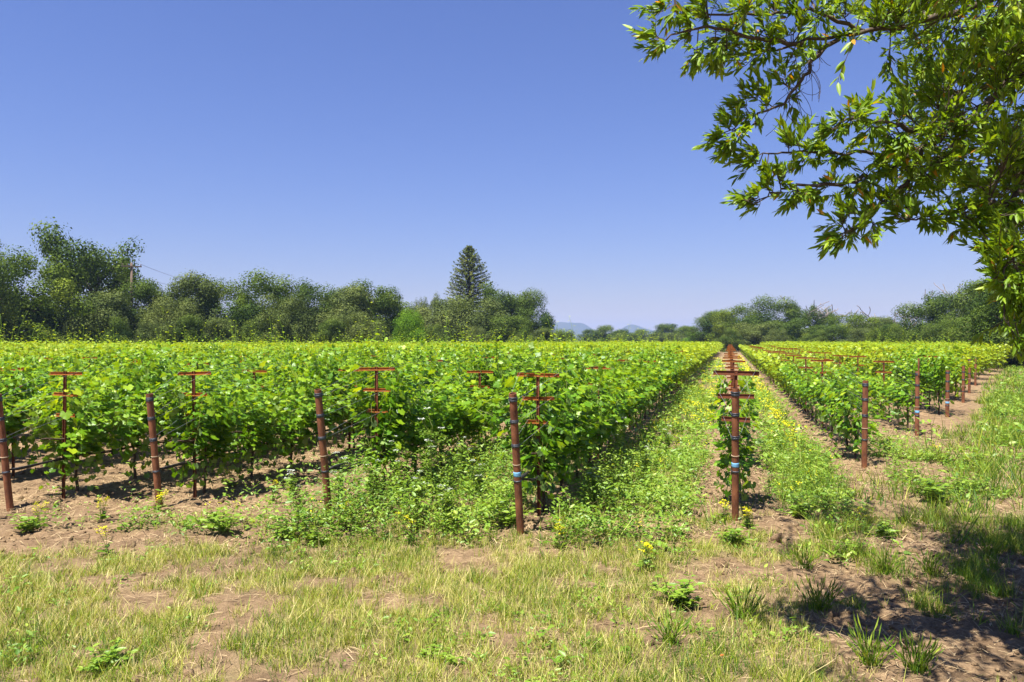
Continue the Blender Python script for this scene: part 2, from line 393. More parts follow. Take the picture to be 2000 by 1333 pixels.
# far hills, a few kilometres off
def hills():
    D = 4300.0; xs = np.linspace(-900, 1500, 180)
    prof = []
    for x in xs:
        px = 1000 + x / D * FPX
        h = 20 * np.exp(-((px - 1108) / 34) ** 2) + 19 * np.exp(-((px - 1140) / 28) ** 2) + 17 * np.exp(-((px - 1080) / 26) ** 2) + 20 * np.exp(-((px - 1228) / 34) ** 2) \
            + 14 * np.exp(-((px - 1300) / 60) ** 2) + 7
        prof.append(h / FPX * D + 6 * (vnoise(np.array([x * .02]), np.array([0.5]), 4)[0] - .5) + 2.0)
    prof = np.array(prof); V, rows = [], 14
    for j in range(rows):
        t = j / (rows - 1) * 2 - 1
        k = 1 - abs(t) ** 1.4
        z = prof * k * (1 + .25 * (vnoise(xs * .012, np.full_like(xs, j * .9), 9) - .5)) - 3
        V.append(np.stack([xs, np.full_like(xs, D + t * 500), z], -1))
    V = np.concatenate(V); n = len(xs); ii = np.arange(n * rows).reshape(rows, n)
    F = np.stack([ii[:-1, :-1], ii[:-1, 1:], ii[1:, 1:], ii[1:, :-1]], -1).reshape(-1, 4)
    tag(link('hills', new_mesh('hills', V, F, smooth=True, mats=[M['hill']])), kind='structure')
hills()

# ------------------------------------------------------------------ grape leaves and vines
def grape_leaf():
    # five-lobed outline, unit length, lightly cupped
    ang = np.radians([-90, -62, -38, -12, 18, 40, 62, 78, 90, 102, 118, 140, 162, 192, 218, 242])
    rad = np.array([.10, .40, .46, .40, .55, .42, .52, .54, .66, .54, .52, .42, .55, .40, .46, .40])
    v = [(0, .38, 0.0)]
    for a, r in zip(ang, rad):
        x, y = r * math.cos(a), .38 + r * math.sin(a)
        v.append((x, y, -.30 * x * x - .12 * (y - .38) ** 2 + .05 * math.sin(a * 5)))
    n = len(ang)
    return np.array(v), np.array([(0, 1 + k, 1 + (k + 1) % n) for k in range(n)])
def grape_leaf_low():
    v = np.array([(0, 0, 0), (.46, .18, -.08), (.40, .62, -.06), (0, 1.02, -.10), (-.40, .62, -.06), (-.46, .18, -.08), (0, .45, .05)])
    return v, np.array([(6, 0, 1), (6, 1, 2), (6, 2, 3), (6, 3, 4), (6, 4, 5), (6, 5, 0)])
def grape_leaf_far():
    v = np.array([(-.1, 0, 0), (.48, .38, -.10), (.05, 1.0, 0), (-.46, .42, -.10)])
    return v, np.array([(0, 1, 2), (0, 2, 3)])
LEAF_V, LEAF_F = grape_leaf(); LOW_V, LOW_F = grape_leaf_low(); FARL_V, FARL_F = grape_leaf_far()

def shoot_path(r, base, length, out, hang):
    pts = [np.array(base, float)]; d = np.array([r.normal(0, .10), out * .22 + r.normal(0, .08), 1.0]); d /= np.linalg.norm(d)
    n = max(4, int(length / .085))
    for k in range(n):
        t = k / n
        d = d + np.array([r.normal(0, .07), out * .035 + r.normal(0, .06), -hang * (.02 + .22 * t * t) + r.normal(0, .03)])
        d /= np.linalg.norm(d); pts.append(pts[-1] + d * .085)
    return np.array(pts)
def make_foliage(seed, detail, top=2.14, nsh=20, low=.66, spread=.30, dens=1.0):
    """canopy of one vine; local X runs along the row, Y across it"""
    r = np.random.default_rng(seed)
    Y, Nn, T, sz, var = [], [], [], [], []
    canes = []
    for s in range(nsh):
        side = 1 if s % 2 else -1
        x0 = float(np.clip(r.normal(0, .27), -.56, .56)); z0 = low + r.uniform(-.06, .16)
        out = side * abs(r.normal(.55, .5)); hang = max(0, r.normal(.28, .38))
        L = (top - z0) * r.uniform(.70, 1.12)
        P = shoot_path(r, (x0, side * .05, z0), L, out, hang)
        P[:, 1] = np.clip(P[:, 1], -spread * 1.5, spread * 1.5) if spread < .3 else P[:, 1]
        canes.append(P)
        m = len(P)
        for k in range(1, m):
            t = k / m
            for rep in range(3 if detail == 2 else (2 if detail == 1 else 1)):
                if r.random() > dens * (1.0 if t < .85 else .8): continue
                a = r.uniform(0, 2 * PI); rr = r.uniform(.03, .15) * (1 - .4 * t)
                pos = P[k] + np.array([math.cos(a) * rr, math.sin(a) * rr + side * .02, r.uniform(-.05, .05)])
                o = np.array([math.cos(a) * .7, math.sin(a) * .8 + np.sign(pos[1]) * .6, r.uniform(-.9, .25)])
                nn = np.array([r.normal(0, .35), np.sign(pos[1]) * (.85 if t < .8 else .3) + r.normal(0, .45), .70 + r.normal(0, .3)])
                Y.append(o); Nn.append(nn); T.append(pos)
                sz.append(r.uniform(.085, .145) * (1.0 - .55 * max(0, t - .55)))
                var.append(np.clip(r.beta(2, 3) * .72 + .55 * max(0, t - .5) + r.normal(0, .06), 0, 1))  # young tips paler; lower leaves darker, canopy shade put into the colour
    for k in range(int((70 if detail == 2 else 36) * dens)):     # skirts hanging below the cordon
        pos = np.array([r.uniform(-.6, .6), r.normal(0, .13), low + .04 - abs(r.normal(0, .24))])
        Y.append([r.normal(0, .5), r.normal(0, .5), -1]); Nn.append([r.normal(0, .5), r.choice([-1, 1]) * .8, .5]); T.append(pos)
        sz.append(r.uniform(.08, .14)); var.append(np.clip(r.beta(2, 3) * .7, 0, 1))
    Y, Nn, T, sz, var = map(np.array, (Y, Nn, T, sz, var))
    if detail == 0: sz = sz * 1.75
    tv, tf = [(FARL_V, FARL_F), (LOW_V, LOW_F), (LEAF_V, LEAF_F)][detail]
    return instance_geo(tv, tf, frames(Y, Nn, sz), T, var), canes
def foliage_mesh(name, seed, detail, **kw):
    (V, F, A), canes = make_foliage(seed, detail, **kw)
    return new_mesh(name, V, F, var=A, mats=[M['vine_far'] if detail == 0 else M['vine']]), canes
def cane_mesh(name, canes, r0=.0045):
    mb = MB()
    for P in canes: mb.tube([Vector(p) for p in P[::3]], [r0 * (1 - .5 * k / len(P[::3])) for k in range(len(P[::3]))], 3, cap=False)
    return mb.mesh(name, [M['shoot']])
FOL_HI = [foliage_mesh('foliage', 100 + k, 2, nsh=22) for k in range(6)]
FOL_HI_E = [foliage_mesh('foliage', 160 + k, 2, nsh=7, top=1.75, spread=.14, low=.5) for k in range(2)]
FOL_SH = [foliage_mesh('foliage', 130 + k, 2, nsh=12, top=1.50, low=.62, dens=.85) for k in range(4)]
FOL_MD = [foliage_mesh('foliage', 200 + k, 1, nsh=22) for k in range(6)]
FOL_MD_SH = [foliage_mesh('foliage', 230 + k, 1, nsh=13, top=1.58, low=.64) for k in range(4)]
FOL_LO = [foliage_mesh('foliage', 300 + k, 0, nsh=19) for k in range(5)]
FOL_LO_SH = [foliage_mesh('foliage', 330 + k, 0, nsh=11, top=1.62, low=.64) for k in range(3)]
CANES = {id(f): cane_mesh('canes', c) for fl in (FOL_HI, FOL_SH, FOL_HI_E) for f, c in [(x[0], x[1]) for x in fl]}

def trunk_mesh(seed, h=.86):
    r = random.Random(seed); mb = MB()
    pts = [Vector((r.uniform(-.015, .015) + .02 * math.sin(k * 1.3 + seed), r.uniform(-.015, .015), -.06 + (h + .06) * k / 6)) for k in range(7)]
    mb.tube(pts, [.034, .024, .021, .019, .020, .022, .026], 7)
    return mb.mesh('trunk', [M['vine_bark']], True)
def cordon_mesh(seed, h=.86):
    r = random.Random(seed); mb = MB()
    pts = [Vector((-.6 + 1.2 * k / 8, r.uniform(-.015, .015), h - .03 + .05 * abs(k - 4) / 4 + r.uniform(-.012, .012))) for k in range(9)]
    mb.tube(pts, [.011, .014, .016, .019, .023, .019, .016, .014, .011], 6)
    return mb.mesh('cordon', [M['vine_bark']], True)
TRUNKS = [trunk_mesh(k) for k in range(4)]; CORDONS = [cordon_mesh(k) for k in range(3)]
def long_shoot(seed):
    """a whip of new growth standing above the canopy"""
    r = np.random.default_rng(seed); n = 9; L = r.uniform(.5, 1.0)
    P = [np.array([0, 0, 0.0])]; d = np.array([r.normal(0, .10), r.normal(0, .10), 1.0])
    for k in range(n):
        d = d + np.array([r.normal(0, .08), r.normal(0, .08), 0]); d /= np.linalg.norm(d); P.append(P[-1] + d * L / n)
    P = np.array(P); V, F = tube_geo([Vector(p) for p in P], [.0045 * (1 - .6 * k / n) for k in range(n + 1)], 4)
    Y, Nn, T, sz, var = [], [], [], [], []
    for k in range(1, n + 1):
        a = k * 2.6 + r.uniform(-.4, .4); t = k / n
        Y.append([math.cos(a), math.sin(a), r.uniform(-.3, .5)]); Nn.append([-.3 * math.cos(a), -.3 * math.sin(a), 1])
        T.append(P[k] + np.array([math.cos(a), math.sin(a), .3]) * .03); sz.append(.105 * (1 - .68 * t)); var.append(.55 + .4 * t)
    lv, lf, la = instance_geo(LOW_V, LOW_F, frames(np.array(Y, float), np.array(Nn, float), np.array(sz)), np.array(T), np.array(var))
    tri = []
    for f in F:
        for j in range(1, len(f) - 1): tri.append((f[0], f[j], f[j + 1]))
    tri = np.array(tri)
    Vn, Fn, An = join_geo([(np.array([tuple(v) for v in V]), tri, np.full(len(tri), .55)), (lv, lf, la)])
    return new_mesh('shoot', Vn, Fn, var=An, mats=[M['vine']])
SHOOTS = [long_shoot(400 + k) for k in range(8)]
BIGLEAF = [new_mesh('leaf', LEAF_V * np.array([1, 1, k]), LEAF_F, var=np.full(len(LEAF_F), v), mats=[M['vine']]) for k, v in ((1, .35), (.6, .5), (1.4, .65), (-.7, .8))]

ORD = ['first', 'second', 'third', 'fourth', 'fifth', 'sixth', 'seventh', 'eighth', 'ninth', 'tenth', 'eleventh', 'twelfth', 'thirteenth', 'fourteenth',
       'fifteenth', 'sixteenth', 'seventeenth', 'eighteenth', 'nineteenth', 'twentieth']
TENS = {2: 'twenty', 3: 'thirty', 4: 'forty', 5: 'fifty', 6: 'sixty', 7: 'seventy', 8: 'eighty', 9: 'ninety'}
def ordinal(n):                                    # 0-based
    if n < 20: return ORD[n]
    t, u = divmod(n + 1, 10)
    if u == 0: return {2: 'twentieth', 3: 'thirtieth', 4: 'fortieth', 5: 'fiftieth', 6: 'sixtieth', 7: 'seventieth', 8: 'eightieth', 9: 'ninetieth'}[t]
    return TENS[t] + '-' + ORD[u - 1]
def row_phrase(i):
    if i == 0: return 'open row of bare crossarms'
    return f'{ordinal(abs(i) - 1)} row {"left" if i < 0 else "right"} of crossarm row'
def end_phrase(i): return 'from near end' if i >= -4 else 'from left edge'

VSP = 1.2
def in_view(x, y, m=.03): return y > 4 and abs(x) < (.667 + m) * y + .5
vines = []                                         # (dist, row, k, x, y)
for i in ROW_LIST:
    q = ROWQ[i] + {-1: 1.18, -2: 1.68, -3: .98, -4: 1.12}.get(i, 1.25 if i == 0 else (.75 if i < 1 else 1.0)); k = 0
    while True:
        x, y = xy(ROWP[i], q)
        if y > far_y(x) or q > 175: break
        if in_view(x, y): vines.append((math.hypot(x, y), i, k, x, y))
        k += 1; q += VSP
vines.sort()
def skip_vine(i, k):                               # gaps: young replants in the open row
    if i == 0: return k in (1, 2) or k > 3
    return False
RV = random.Random(5)
indiv, far_pts = [], []
for v in vines:
    if skip_vine(v[1], v[2]): continue
    if len(indiv) < 300 and v[0] < 60: indiv.append(v)
    else: far_pts.append(v)
first_k = {}
for d, i, k, x, y in indiv: first_k[i] = min(first_k.get(i, 999), k)
lo_src, lo_src_sh = {}, {}
ROT_ROW = math.atan2(DY, DX)
for n_, (d, i, k, x, y) in enumerate(indiv):
    short = i in (1, 2)
    root = empty('grapevine', (x, y, gz(x, y) - .01), ROT_ROW + (PI if RV.random() < .5 else 0))
    rank = k - first_k[i]
    lab = f'{"leafy" if i else "young"} green grapevine, {ordinal(rank)} {end_phrase(i)}, {row_phrase(i)}'
    tag(root, lab, 'grapevine', 'grapevines in the trellis rows')
    src_d = 2 if d < 19 else (1 if d < 34 else 0)
    if i == 0: f = FOL_HI_E[k % 2]
    elif short: f = [FOL_LO_SH, FOL_MD_SH, FOL_SH][src_d][RV.randrange(3)]
    else:
        L = [FOL_LO, FOL_MD, FOL_HI][src_d]; f = L[RV.randrange(len(L))]
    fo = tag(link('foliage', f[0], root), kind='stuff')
    s = RV.uniform(.80, 1.10) * (.84 if (k in (2, 3, 4) and i in (-4, -2, -1)) else 1); fo.scale = (1.0, RV.uniform(.9, 1.12), s)
    if src_d == 0: (lo_src_sh if short else lo_src).setdefault(f[0].name, fo)
    if src_d == 2:
        tag(link('canes', CANES[id(f[0])], root), kind='stuff').scale = fo.scale
    link('trunk', TRUNKS[n_ % 4], root)
    if src_d and i: link('cordon', CORDONS[n_ % 3], root)
    if d < 60 and i and not short:
        for _ in range(RV.choice([1, 1, 2, 2, 3, 4])):
            link('shoot', SHOOTS[RV.randrange(8)], root, (RV.uniform(-.55, .55), RV.uniform(-.25, .25), RV.uniform(1.78, 2.08)), (0, 0, RV.uniform(0, 6.28)))
    if n_ < 34:
        fl = f[0]; nv = len(fl.vertices) // len(LEAF_V)
        for _ in range(22):                        # the biggest outer leaves, one by one
            side = RV.choice([-1, 1])
            o = link('leaf', BIGLEAF[RV.randrange(4)], root,
                     (RV.uniform(-.6, .6), side * RV.uniform(.30, .46) * (.45 if i == 0 else 1), RV.uniform(.75, 1.45 if short else 1.9)))
            o.rotation_euler = (RV.uniform(.5, 1.2) * -side + (PI if side > 0 else PI) * 0, RV.uniform(-.4, .4), RV.uniform(-.7, .7) + (PI if side < 0 else 0) * 0)
            sc = RV.uniform(.12, .17); o.scale = (sc, sc, sc)

# the remaining vines: one mass of canopy reaching back to the trees
def gn_scatter(name, pts, rots, scls, idxs, sources, label, cat):
    me = bpy.data.meshes.new(name); me.vertices.add(len(pts)); me.vertices.foreach_set('co', np.asarray(pts, np.float32).ravel())
    for nm, arr, ty in (('rot', rots, 'FLOAT'), ('scl', scls, 'FLOAT_VECTOR'), ('pick', idxs, 'INT')):
        a = me.attributes.new(nm, ty, 'POINT')
        a.data.foreach_set('vector' if ty == 'FLOAT_VECTOR' else 'value', np.asarray(arr, np.int32 if ty == 'INT' else np.float32).ravel())
    o = link(name, me); tag(o, label, cat, kind='stuff')
    ng = bpy.data.node_groups.new(name + '_nodes', 'GeometryNodeTree')
    ng.interface.new_socket('Geometry', in_out='INPUT', socket_type='NodeSocketGeometry')
    ng.interface.new_socket('Geometry', in_out='OUTPUT', socket_type='NodeSocketGeometry')
    N, Lk = ng.nodes, ng.links
    gi = N.new('NodeGroupInput'); go = N.new('NodeGroupOutput')
    jg = N.new('GeometryNodeJoinGeometry')
    for s_ in reversed(sources):
        oi = N.new('GeometryNodeObjectInfo'); oi.inputs['Object'].default_value = s_; oi.inputs['As Instance'].default_value = True
        oi.transform_space = 'ORIGINAL'
        Lk.new(oi.outputs['Geometry'], jg.inputs[0])
    ip = N.new('GeometryNodeInstanceOnPoints')
    Lk.new(gi.outputs[0], ip.inputs['Points']); Lk.new(jg.outputs[0], ip.inputs['Instance'])
    ip.inputs['Pick Instance'].default_value = True
    def named(nm, ty):
        a = N.new('GeometryNodeInputNamedAttribute'); a.data_type = ty; a.inputs['Name'].default_value = nm; return a.outputs[0]
    Lk.new(named('pick', 'INT'), ip.inputs['Instance Index'])
    cx = N.new('ShaderNodeCombineXYZ'); Lk.new(named('rot', 'FLOAT'), cx.inputs[2])
    Lk.new(cx.outputs[0], ip.inputs['Rotation']); Lk.new(named('scl', 'FLOAT_VECTOR'), ip.inputs['Scale'])
    Lk.new(ip.outputs[0], go.inputs[0])
    md = o.modifiers.new('scatter', 'NODES'); md.node_group = ng
    return o
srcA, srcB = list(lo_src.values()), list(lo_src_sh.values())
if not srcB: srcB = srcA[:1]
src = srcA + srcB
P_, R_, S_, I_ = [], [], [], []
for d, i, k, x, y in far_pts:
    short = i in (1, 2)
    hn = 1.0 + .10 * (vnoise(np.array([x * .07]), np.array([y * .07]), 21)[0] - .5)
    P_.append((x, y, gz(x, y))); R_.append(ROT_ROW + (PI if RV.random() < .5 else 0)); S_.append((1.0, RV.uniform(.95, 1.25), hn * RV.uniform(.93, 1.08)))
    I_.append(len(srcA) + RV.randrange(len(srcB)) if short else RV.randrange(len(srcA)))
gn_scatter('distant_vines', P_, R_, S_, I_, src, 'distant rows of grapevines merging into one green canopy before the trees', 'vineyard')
print('vines', len(indiv), len(far_pts))

# ------------------------------------------------------------------ trellis: end posts
POST_H = {-4: 1.62, -3: 1.62, -2: 1.70, -1: 1.75, 0: 1.74, 1: 1.62, 2: 1.62, 3: 1.45, 4: 1.5, 5: 1.5, 6: 1.5}
POST_LEAN = {-4: .17, -3: .18, -2: .26, -1: .32, 0: .28, 1: .12, 2: .05, 3: .06, 4: .06, 5: .05, 6: .04}
POST_LABEL = {
    -4: 'leaning rusty pipe end post cut by the left edge of the photo',
    -3: 'leaning rusty pipe end post, second from the left edge, beside bare soil',
    -2: 'leaning rusty pipe end post with its foot hidden in green weeds',
    -1: 'leaning rusty end post with blue band, standing in straw left of the weedy alley',
    0: 'rusty pipe end post with blue band in front of the bare crossarm row',
    1: 'slim dark rusty end post right of the mustard strip',
    2: 'rusty end post with blue band and thin upper rod on bare soil',
    3: 'rusty end post with small blue band and dry grass at its foot',
    4: 'distant rusty end post, second from the far end of the right line',
    5: 'distant slim rusty end post beside the headland grass',
    6: 'farthest thin rusty end post before the headland grass'}
def ring(mb, axis_pt, d, r, h, n=14, m=0):
    a = Vector(axis_pt); mb.tube([a - d * h / 2, a - d * h / 4, a + d * h / 4, a + d * h / 2], [r * .985, r, r, r * .985], n, m)
band_pts = {}
for i, h in POST_H.items():
    x, y = xy(ROWP[i], ROWQ[i]); z0 = gz(x, y); lean = POST_LEAN[i] * 1.12
    top = Vector((-DX * lean, -DY * lean, h)); d = top.normalized(); bot = -d * .15
    R = .046 if i < 1 else (.05 if i < 3 else .055)
    root = empty('end_post', (x, y, z0)); tag(root, POST_LABEL[i], 'end post', 'rusty pipe posts at the row ends')
    mb = MB(); n = 16
    # hollow pipe: outer wall, rim, inner wall a hand deep
    pts = [bot + (top - bot) * t for t in (0, .25, .5, .75, 1)]
    mb.tube(pts, R, n, cap=False)
    V, F = tube_geo([top, top - d * .08], [R * .82, R * .82], n, cap=False); mb.add(V, [tuple(reversed(f)) for f in F])
    Vo, _ = tube_geo([top, top - d * .01], [R, R], n, cap=False)
    mb.add(list(Vo[:n]) + list(V[:n]), [(k, (k + 1) % n, n + (k + 1) % n, n + k) for k in range(n)])
    Vb, _ = tube_geo([top - d * .08, top - d * .09], [R * .82, R * .82], n, cap=False); mb.add(Vb[:n], [tuple(range(n))])
    pm = mb.mesh('pipe', [M['rust']], True)
    link('pipe', pm, root)
    band_pts[i] = {}
    for nm, dist, hh, mm in (('wire_band', .07, .050, 'wire_dark'), ('wire_band', .34, .046, 'wire_dark'), ('wire_band', .64, .044, 'wire_dark'),
                             ('twine_wrap', .88, .016, 'twine'), ('blue_tape', 1.0, .060, 'tape'), ('twine_wrap', 1.09, .018, 'wire_dark')):
        if nm == 'blue_tape' and i not in (-1, 0, 2, 3): continue
        if dist > h - .3: continue
        c = top - d * dist; mb = MB()
        if nm == 'blue_tape': ring(mb, c, d, R * 1.03, hh, 16)
        else:
            m_ = max(1, round(hh / .011))
            for k in range(m_): ring(mb, c + d * (k - (m_ - 1) / 2) * .0108, d, R * 1.03 + .0045 + .002 * math.sin(k * 2.1 + i), .012, 14)
        link(nm, mb.mesh(nm, [M[mm]], True), root)
        if nm == 'wire_band': band_pts[i].setdefault('b', []).append(root.location + c)
    band_pts[i]['hose'] = root.location + top - d * 1.07
    if i == 2:
        mb = MB(); mb.tube([top - d * .1 + Vector((0, -.055, 0)), top + d * .32 + Vector((0, -.05, 0))], .020, 6); link('rod', mb.mesh('rod', [M['rust']]), root)

# ------------------------------------------------------------------ trellis: line stakes with crossarms
def stake_post_mesh(h):
    mb = MB()                                       # folded steel channel, open to the near side, with notched edges
    w, t, dp = .021, .004, .026
    mb.box((-w, -t / 2, -.1), (w, t / 2, h))
    mb.box((-w, -dp, -.1), (-w + t, -t / 2 - .0005, h)); mb.box((w - t, -dp, -.1), (w, -t / 2 - .0005, h))
    for k in range(int(h / .10)):
        z = .15 + k * .10
        if z < h - .03: mb.box((-w - .005, -dp - .003, z), (-w + .002, -dp + .006, z + .018)); mb.box((w - .002, -dp - .003, z), (w + .005, -dp + .006, z + .018))
    return mb.mesh('post', [M['rust_d']])
def arm_mesh(w, H=.048, mt='rust_o'):
    mb = MB(); t = .004                    # C-channel lying on its back, lower lip deeper than the upper one
    mb.box((-w / 2, 0, -H / 2), (w / 2, t, H / 2))
    mb.box((-w / 2, -.012, H / 2 - t), (w / 2, -.0005, H / 2))
    mb.box((-w / 2, -.034, -H / 2), (w / 2, -.0005, -H / 2 + t))
    mb.box((-w / 2, -.034, -H / 2 + t), (w / 2, -.030, -H / 2 + t + .012))
    return mb.mesh('crossarm', [M[mt]])
STAKE_M = {1.83: stake_post_mesh(1.83), 1.92: stake_post_mesh(1.92), 1.74: stake_post_mesh(1.74)}
ARM_M = [arm_mesh(.58), arm_mesh(.44), arm_mesh(.34)]
ARM_H = [arm_mesh(w_, .062, 'rust_d') for w_ in (.60, .48, .37)]
stakes = []                                         # dist,row,k,x,y,h
for i in ROW_LIST:
    off = {0: .55, -1: .95, -2: 1.45, -3: .75, -4: .9, 1: 6.6, 2: 4.3}.get(i, 2.2 + (i * 1.7) % 2.4)
    q = ROWQ[i] + off; k = 0
    lim = 135 if i == 0 else (95 if 0 < i < 4 else (60 if i > 0 else 42))
    while q < lim + 5:
        x, y = xy(ROWP[i], q)
        if y > far_y(x) - 1: break
        if in_view(x, y, 0): stakes.append((math.hypot(x, y), i, k, x, y, 1.92 if (k == 0 and i <= 0) else RV.choice([1.83, 1.83, 1.74])))
        k += 1; q += 4.85
stakes = [s for s in sorted(stakes) if s[0] < (140 if s[1] == 0 else 95)][:190]
fk = {}
for s in stakes: fk[s[1]] = min(fk.get(s[1], 999), s[2])
first_stake = {}
for d, i, k, x, y, h in stakes:
    root = empty('trellis_stake', (x, y, gz(x, y)), math.atan2(NY, NX) + RV.uniform(-.03, .03))
    root.rotation_euler[1] = RV.uniform(-.02, .02)
    rank = ordinal(k - fk[i])
    lab = f'rusty stake with crossarms, {rank} {end_phrase(i)}, {row_phrase(i)}'
    tag(root, lab, 'trellis stake', 'rusty trellis stakes along the rows')
    link('post', STAKE_M[h], root)
    heavy = i == 0 and k == 0
    for a in range(3): link('crossarm', (ARM_H if heavy else ARM_M)[a], root, (0, .004 + .0021, h - .035 - .315 * a), (0, RV.uniform(-.025, .025), 0))
    if k == 0 and i <= 2: first_stake[i] = (root.location.copy(), h)

# ------------------------------------------------------------------ trellis: wires and drip hoses for the near rows
ROWNAME = {-4: 'leftmost end post', -3: 'second end post from the left', -2: 'weed-hidden end post', -1: 'tall blue-banded end post left of the alley', 0: 'end post of the bare crossarm row',
           1: 'slim dark end post right of the mustard', 2: 'blue-banded end post with thin rod'}
for i in range(-4, 3):
    if i not in first_stake: continue
    sl, sh = first_stake[i]; root = empty('trellis_wires', (0, 0, 0))
    tag(root, f'thin galvanised trellis wires running back from the {ROWNAME[i]}', 'wires', 'trellis wires of the near rows')
    for a, wd in enumerate((.58, .44, .34)):
        for sd in (-1, 1):
            A = band_pts[i]['b'][a] if a < len(band_pts[i].get('b', [])) else band_pts[i]['b'][-1]
            z = sl.z + sh - .035 - .315 * a + .03; px_ = sd * (wd / 2 - .02)
            B = Vector((sl.x + NX * px_, sl.y + NY * px_, z))
            L = 45 if i in (0, 1) else 14
            C = Vector((B.x + DX * L, B.y + DY * L, z - .08))
            mid = [B.lerp(C, t) - Vector((0, 0, .03 * math.sin(t * 40))) for t in (.1, .25, .5, .75, 1)]
            mb = MB(); mb.tube([A + Vector((NX, NY, 0)) * sd * .05, B] + mid, .0016, 4); link('wire', mb.mesh('wire', [M['wire']]), root)
    # drip hose: two black lines, taped into a dark bundle next to the post
    A = band_pts[i]['hose']; root = empty('drip_hose', (0, 0, 0))
    tag(root, f'black drip irrigation hose tied to the {ROWNAME[i]}', 'hose', 'drip hoses of the near rows')
    for s_ in (0, 1):
        pts = [A + Vector((DX * .05, DY * .05, .0))]
        for k in range(1, 24):
            t = k * .6; j = RV.uniform(-.012, .012)
            px_, py_ = xy(ROWP[i] + .02 * s_ * 2 + RV.uniform(-.01, .01), ROWQ[i] + t)
            pts.append(Vector((px_, py_, gz(*xy(ROWP[i], ROWQ[i])) + .585 + (.022 if s_ else -.01) + j - (.02 if k % 2 else 0) + .0 * t)))
        mb = MB(); mb.tube(pts, .013 if s_ == 0 else .008, 6); link('hose_line', mb.mesh('hose_line', [M['hose']], True), root)
    mb = MB(); pA = A + Vector((DX * .12, DY * .12, -.01)); pB = A + Vector((DX * .55, DY * .55, .0))
    mb.tube([pA, pA.lerp(pB, .2), pA.lerp(pB, .6), pB], [.012, .024, .02, .010], 8); link('hose_end', mb.mesh('hose_end', [M['hose']], True), root)

# ------------------------------------------------------------------ meadow: grass, weeds, straw, clods
def blade_tmpl():
    v = np.array([(-.5, 0, 0), (.5, 0, 0), (-.38, .06, .5), (.38, .06, .5), (0, .26, 1.0)])
    return v, np.array([(0, 1, 3), (0, 3, 2), (2, 3, 4)])
BV, BF = blade_tmpl()
def blades(x, y, h, wd, var, bend):
    n = len(x); a = RNG.uniform(0, 2 * PI, n)
    z = ground_h(x, y) - .01
    ca, sa = np.cos(a), np.sin(a)
    lx, ly = RNG.normal(0, .22, n) * bend, RNG.normal(0, .22, n) * bend
    R = np.zeros((n, 3, 3))
    R[:, 0, 0] = ca * wd; R[:, 1, 0] = sa * wd
    R[:, 0, 1] = -sa * h * bend; R[:, 1, 1] = ca * h * bend
    R[:, 0, 2] = lx * h; R[:, 1, 2] = ly * h; R[:, 2, 2] = h
    return instance_geo(BV, BF, R, np.stack([x, y, z], -1), var)
def tufted(x, y, per, rad):
    n = len(x); X = np.repeat(x, per) + RNG.normal(0, rad, n * per); Y = np.repeat(y, per) + RNG.normal(0, rad, n * per)
    return X, Y, np.repeat(np.arange(n), per)
def grass_patch(n, x0, x1, y0, y1, per, rad, hmul, wmul, dens=grass_density):
    x, y = sample(dens, n, x0, x1, y0, y1)
    tb = np.clip(.04 + RNG.beta(1.3, 1.4, len(x)) + .30 * (fbm(x * .7, y * .7, 95, 3) - .5) * 2, 0, 1)
    lush = sstep(2.2, 4.5, x); tb = tb * (1 - .55 * lush)
    th = RNG.uniform(.05, .15, len(x)) * hmul * (1 + .8 * lush) * (1 + .9 * (RNG.random(len(x)) < .06))
    X, Y, t = tufted(x, y, per, rad); m = len(X)
    var = np.clip(tb[t] + RNG.normal(0, .20, m), 0, 1)
    return blades(X, Y, th[t] * RNG.uniform(.5, 1.25, m), RNG.uniform(.003, .0065, m) * wmul, var, RNG.uniform(.6, 2.6, m))
g1 = grass_patch(38000, -7.5, 8.5, 4.9, 10.4, 10, .032, .92, 1.05)
g2 = grass_patch(22000, 2, 26, 9.0, 32, 9, .06, 1.2, 2.6)
g3 = grass_patch(24000, 12, 70, 24, 95, 6, .14, 1.5, 7.0)
g4 = grass_patch(9000, -5, 9, 8.4, 16, 6, .05, 2.0, 1.3, lambda x, y: .7 * weed_density(x, y))
g5 = grass_patch(7000, -2, 22, 15, 40, 6, .08, 2.2, 3.0, lambda x, y: .6 * weed_density(x, y))
V, F, A = join_geo([g1, g2, g3, g4, g5])
tag(link('grass', new_mesh('grass', V, F, var=A, mats=[M['grass']])), 'short half-dry grass scattered over the headland soil', 'grass', kind='stuff')
print('grass tris', len(F))

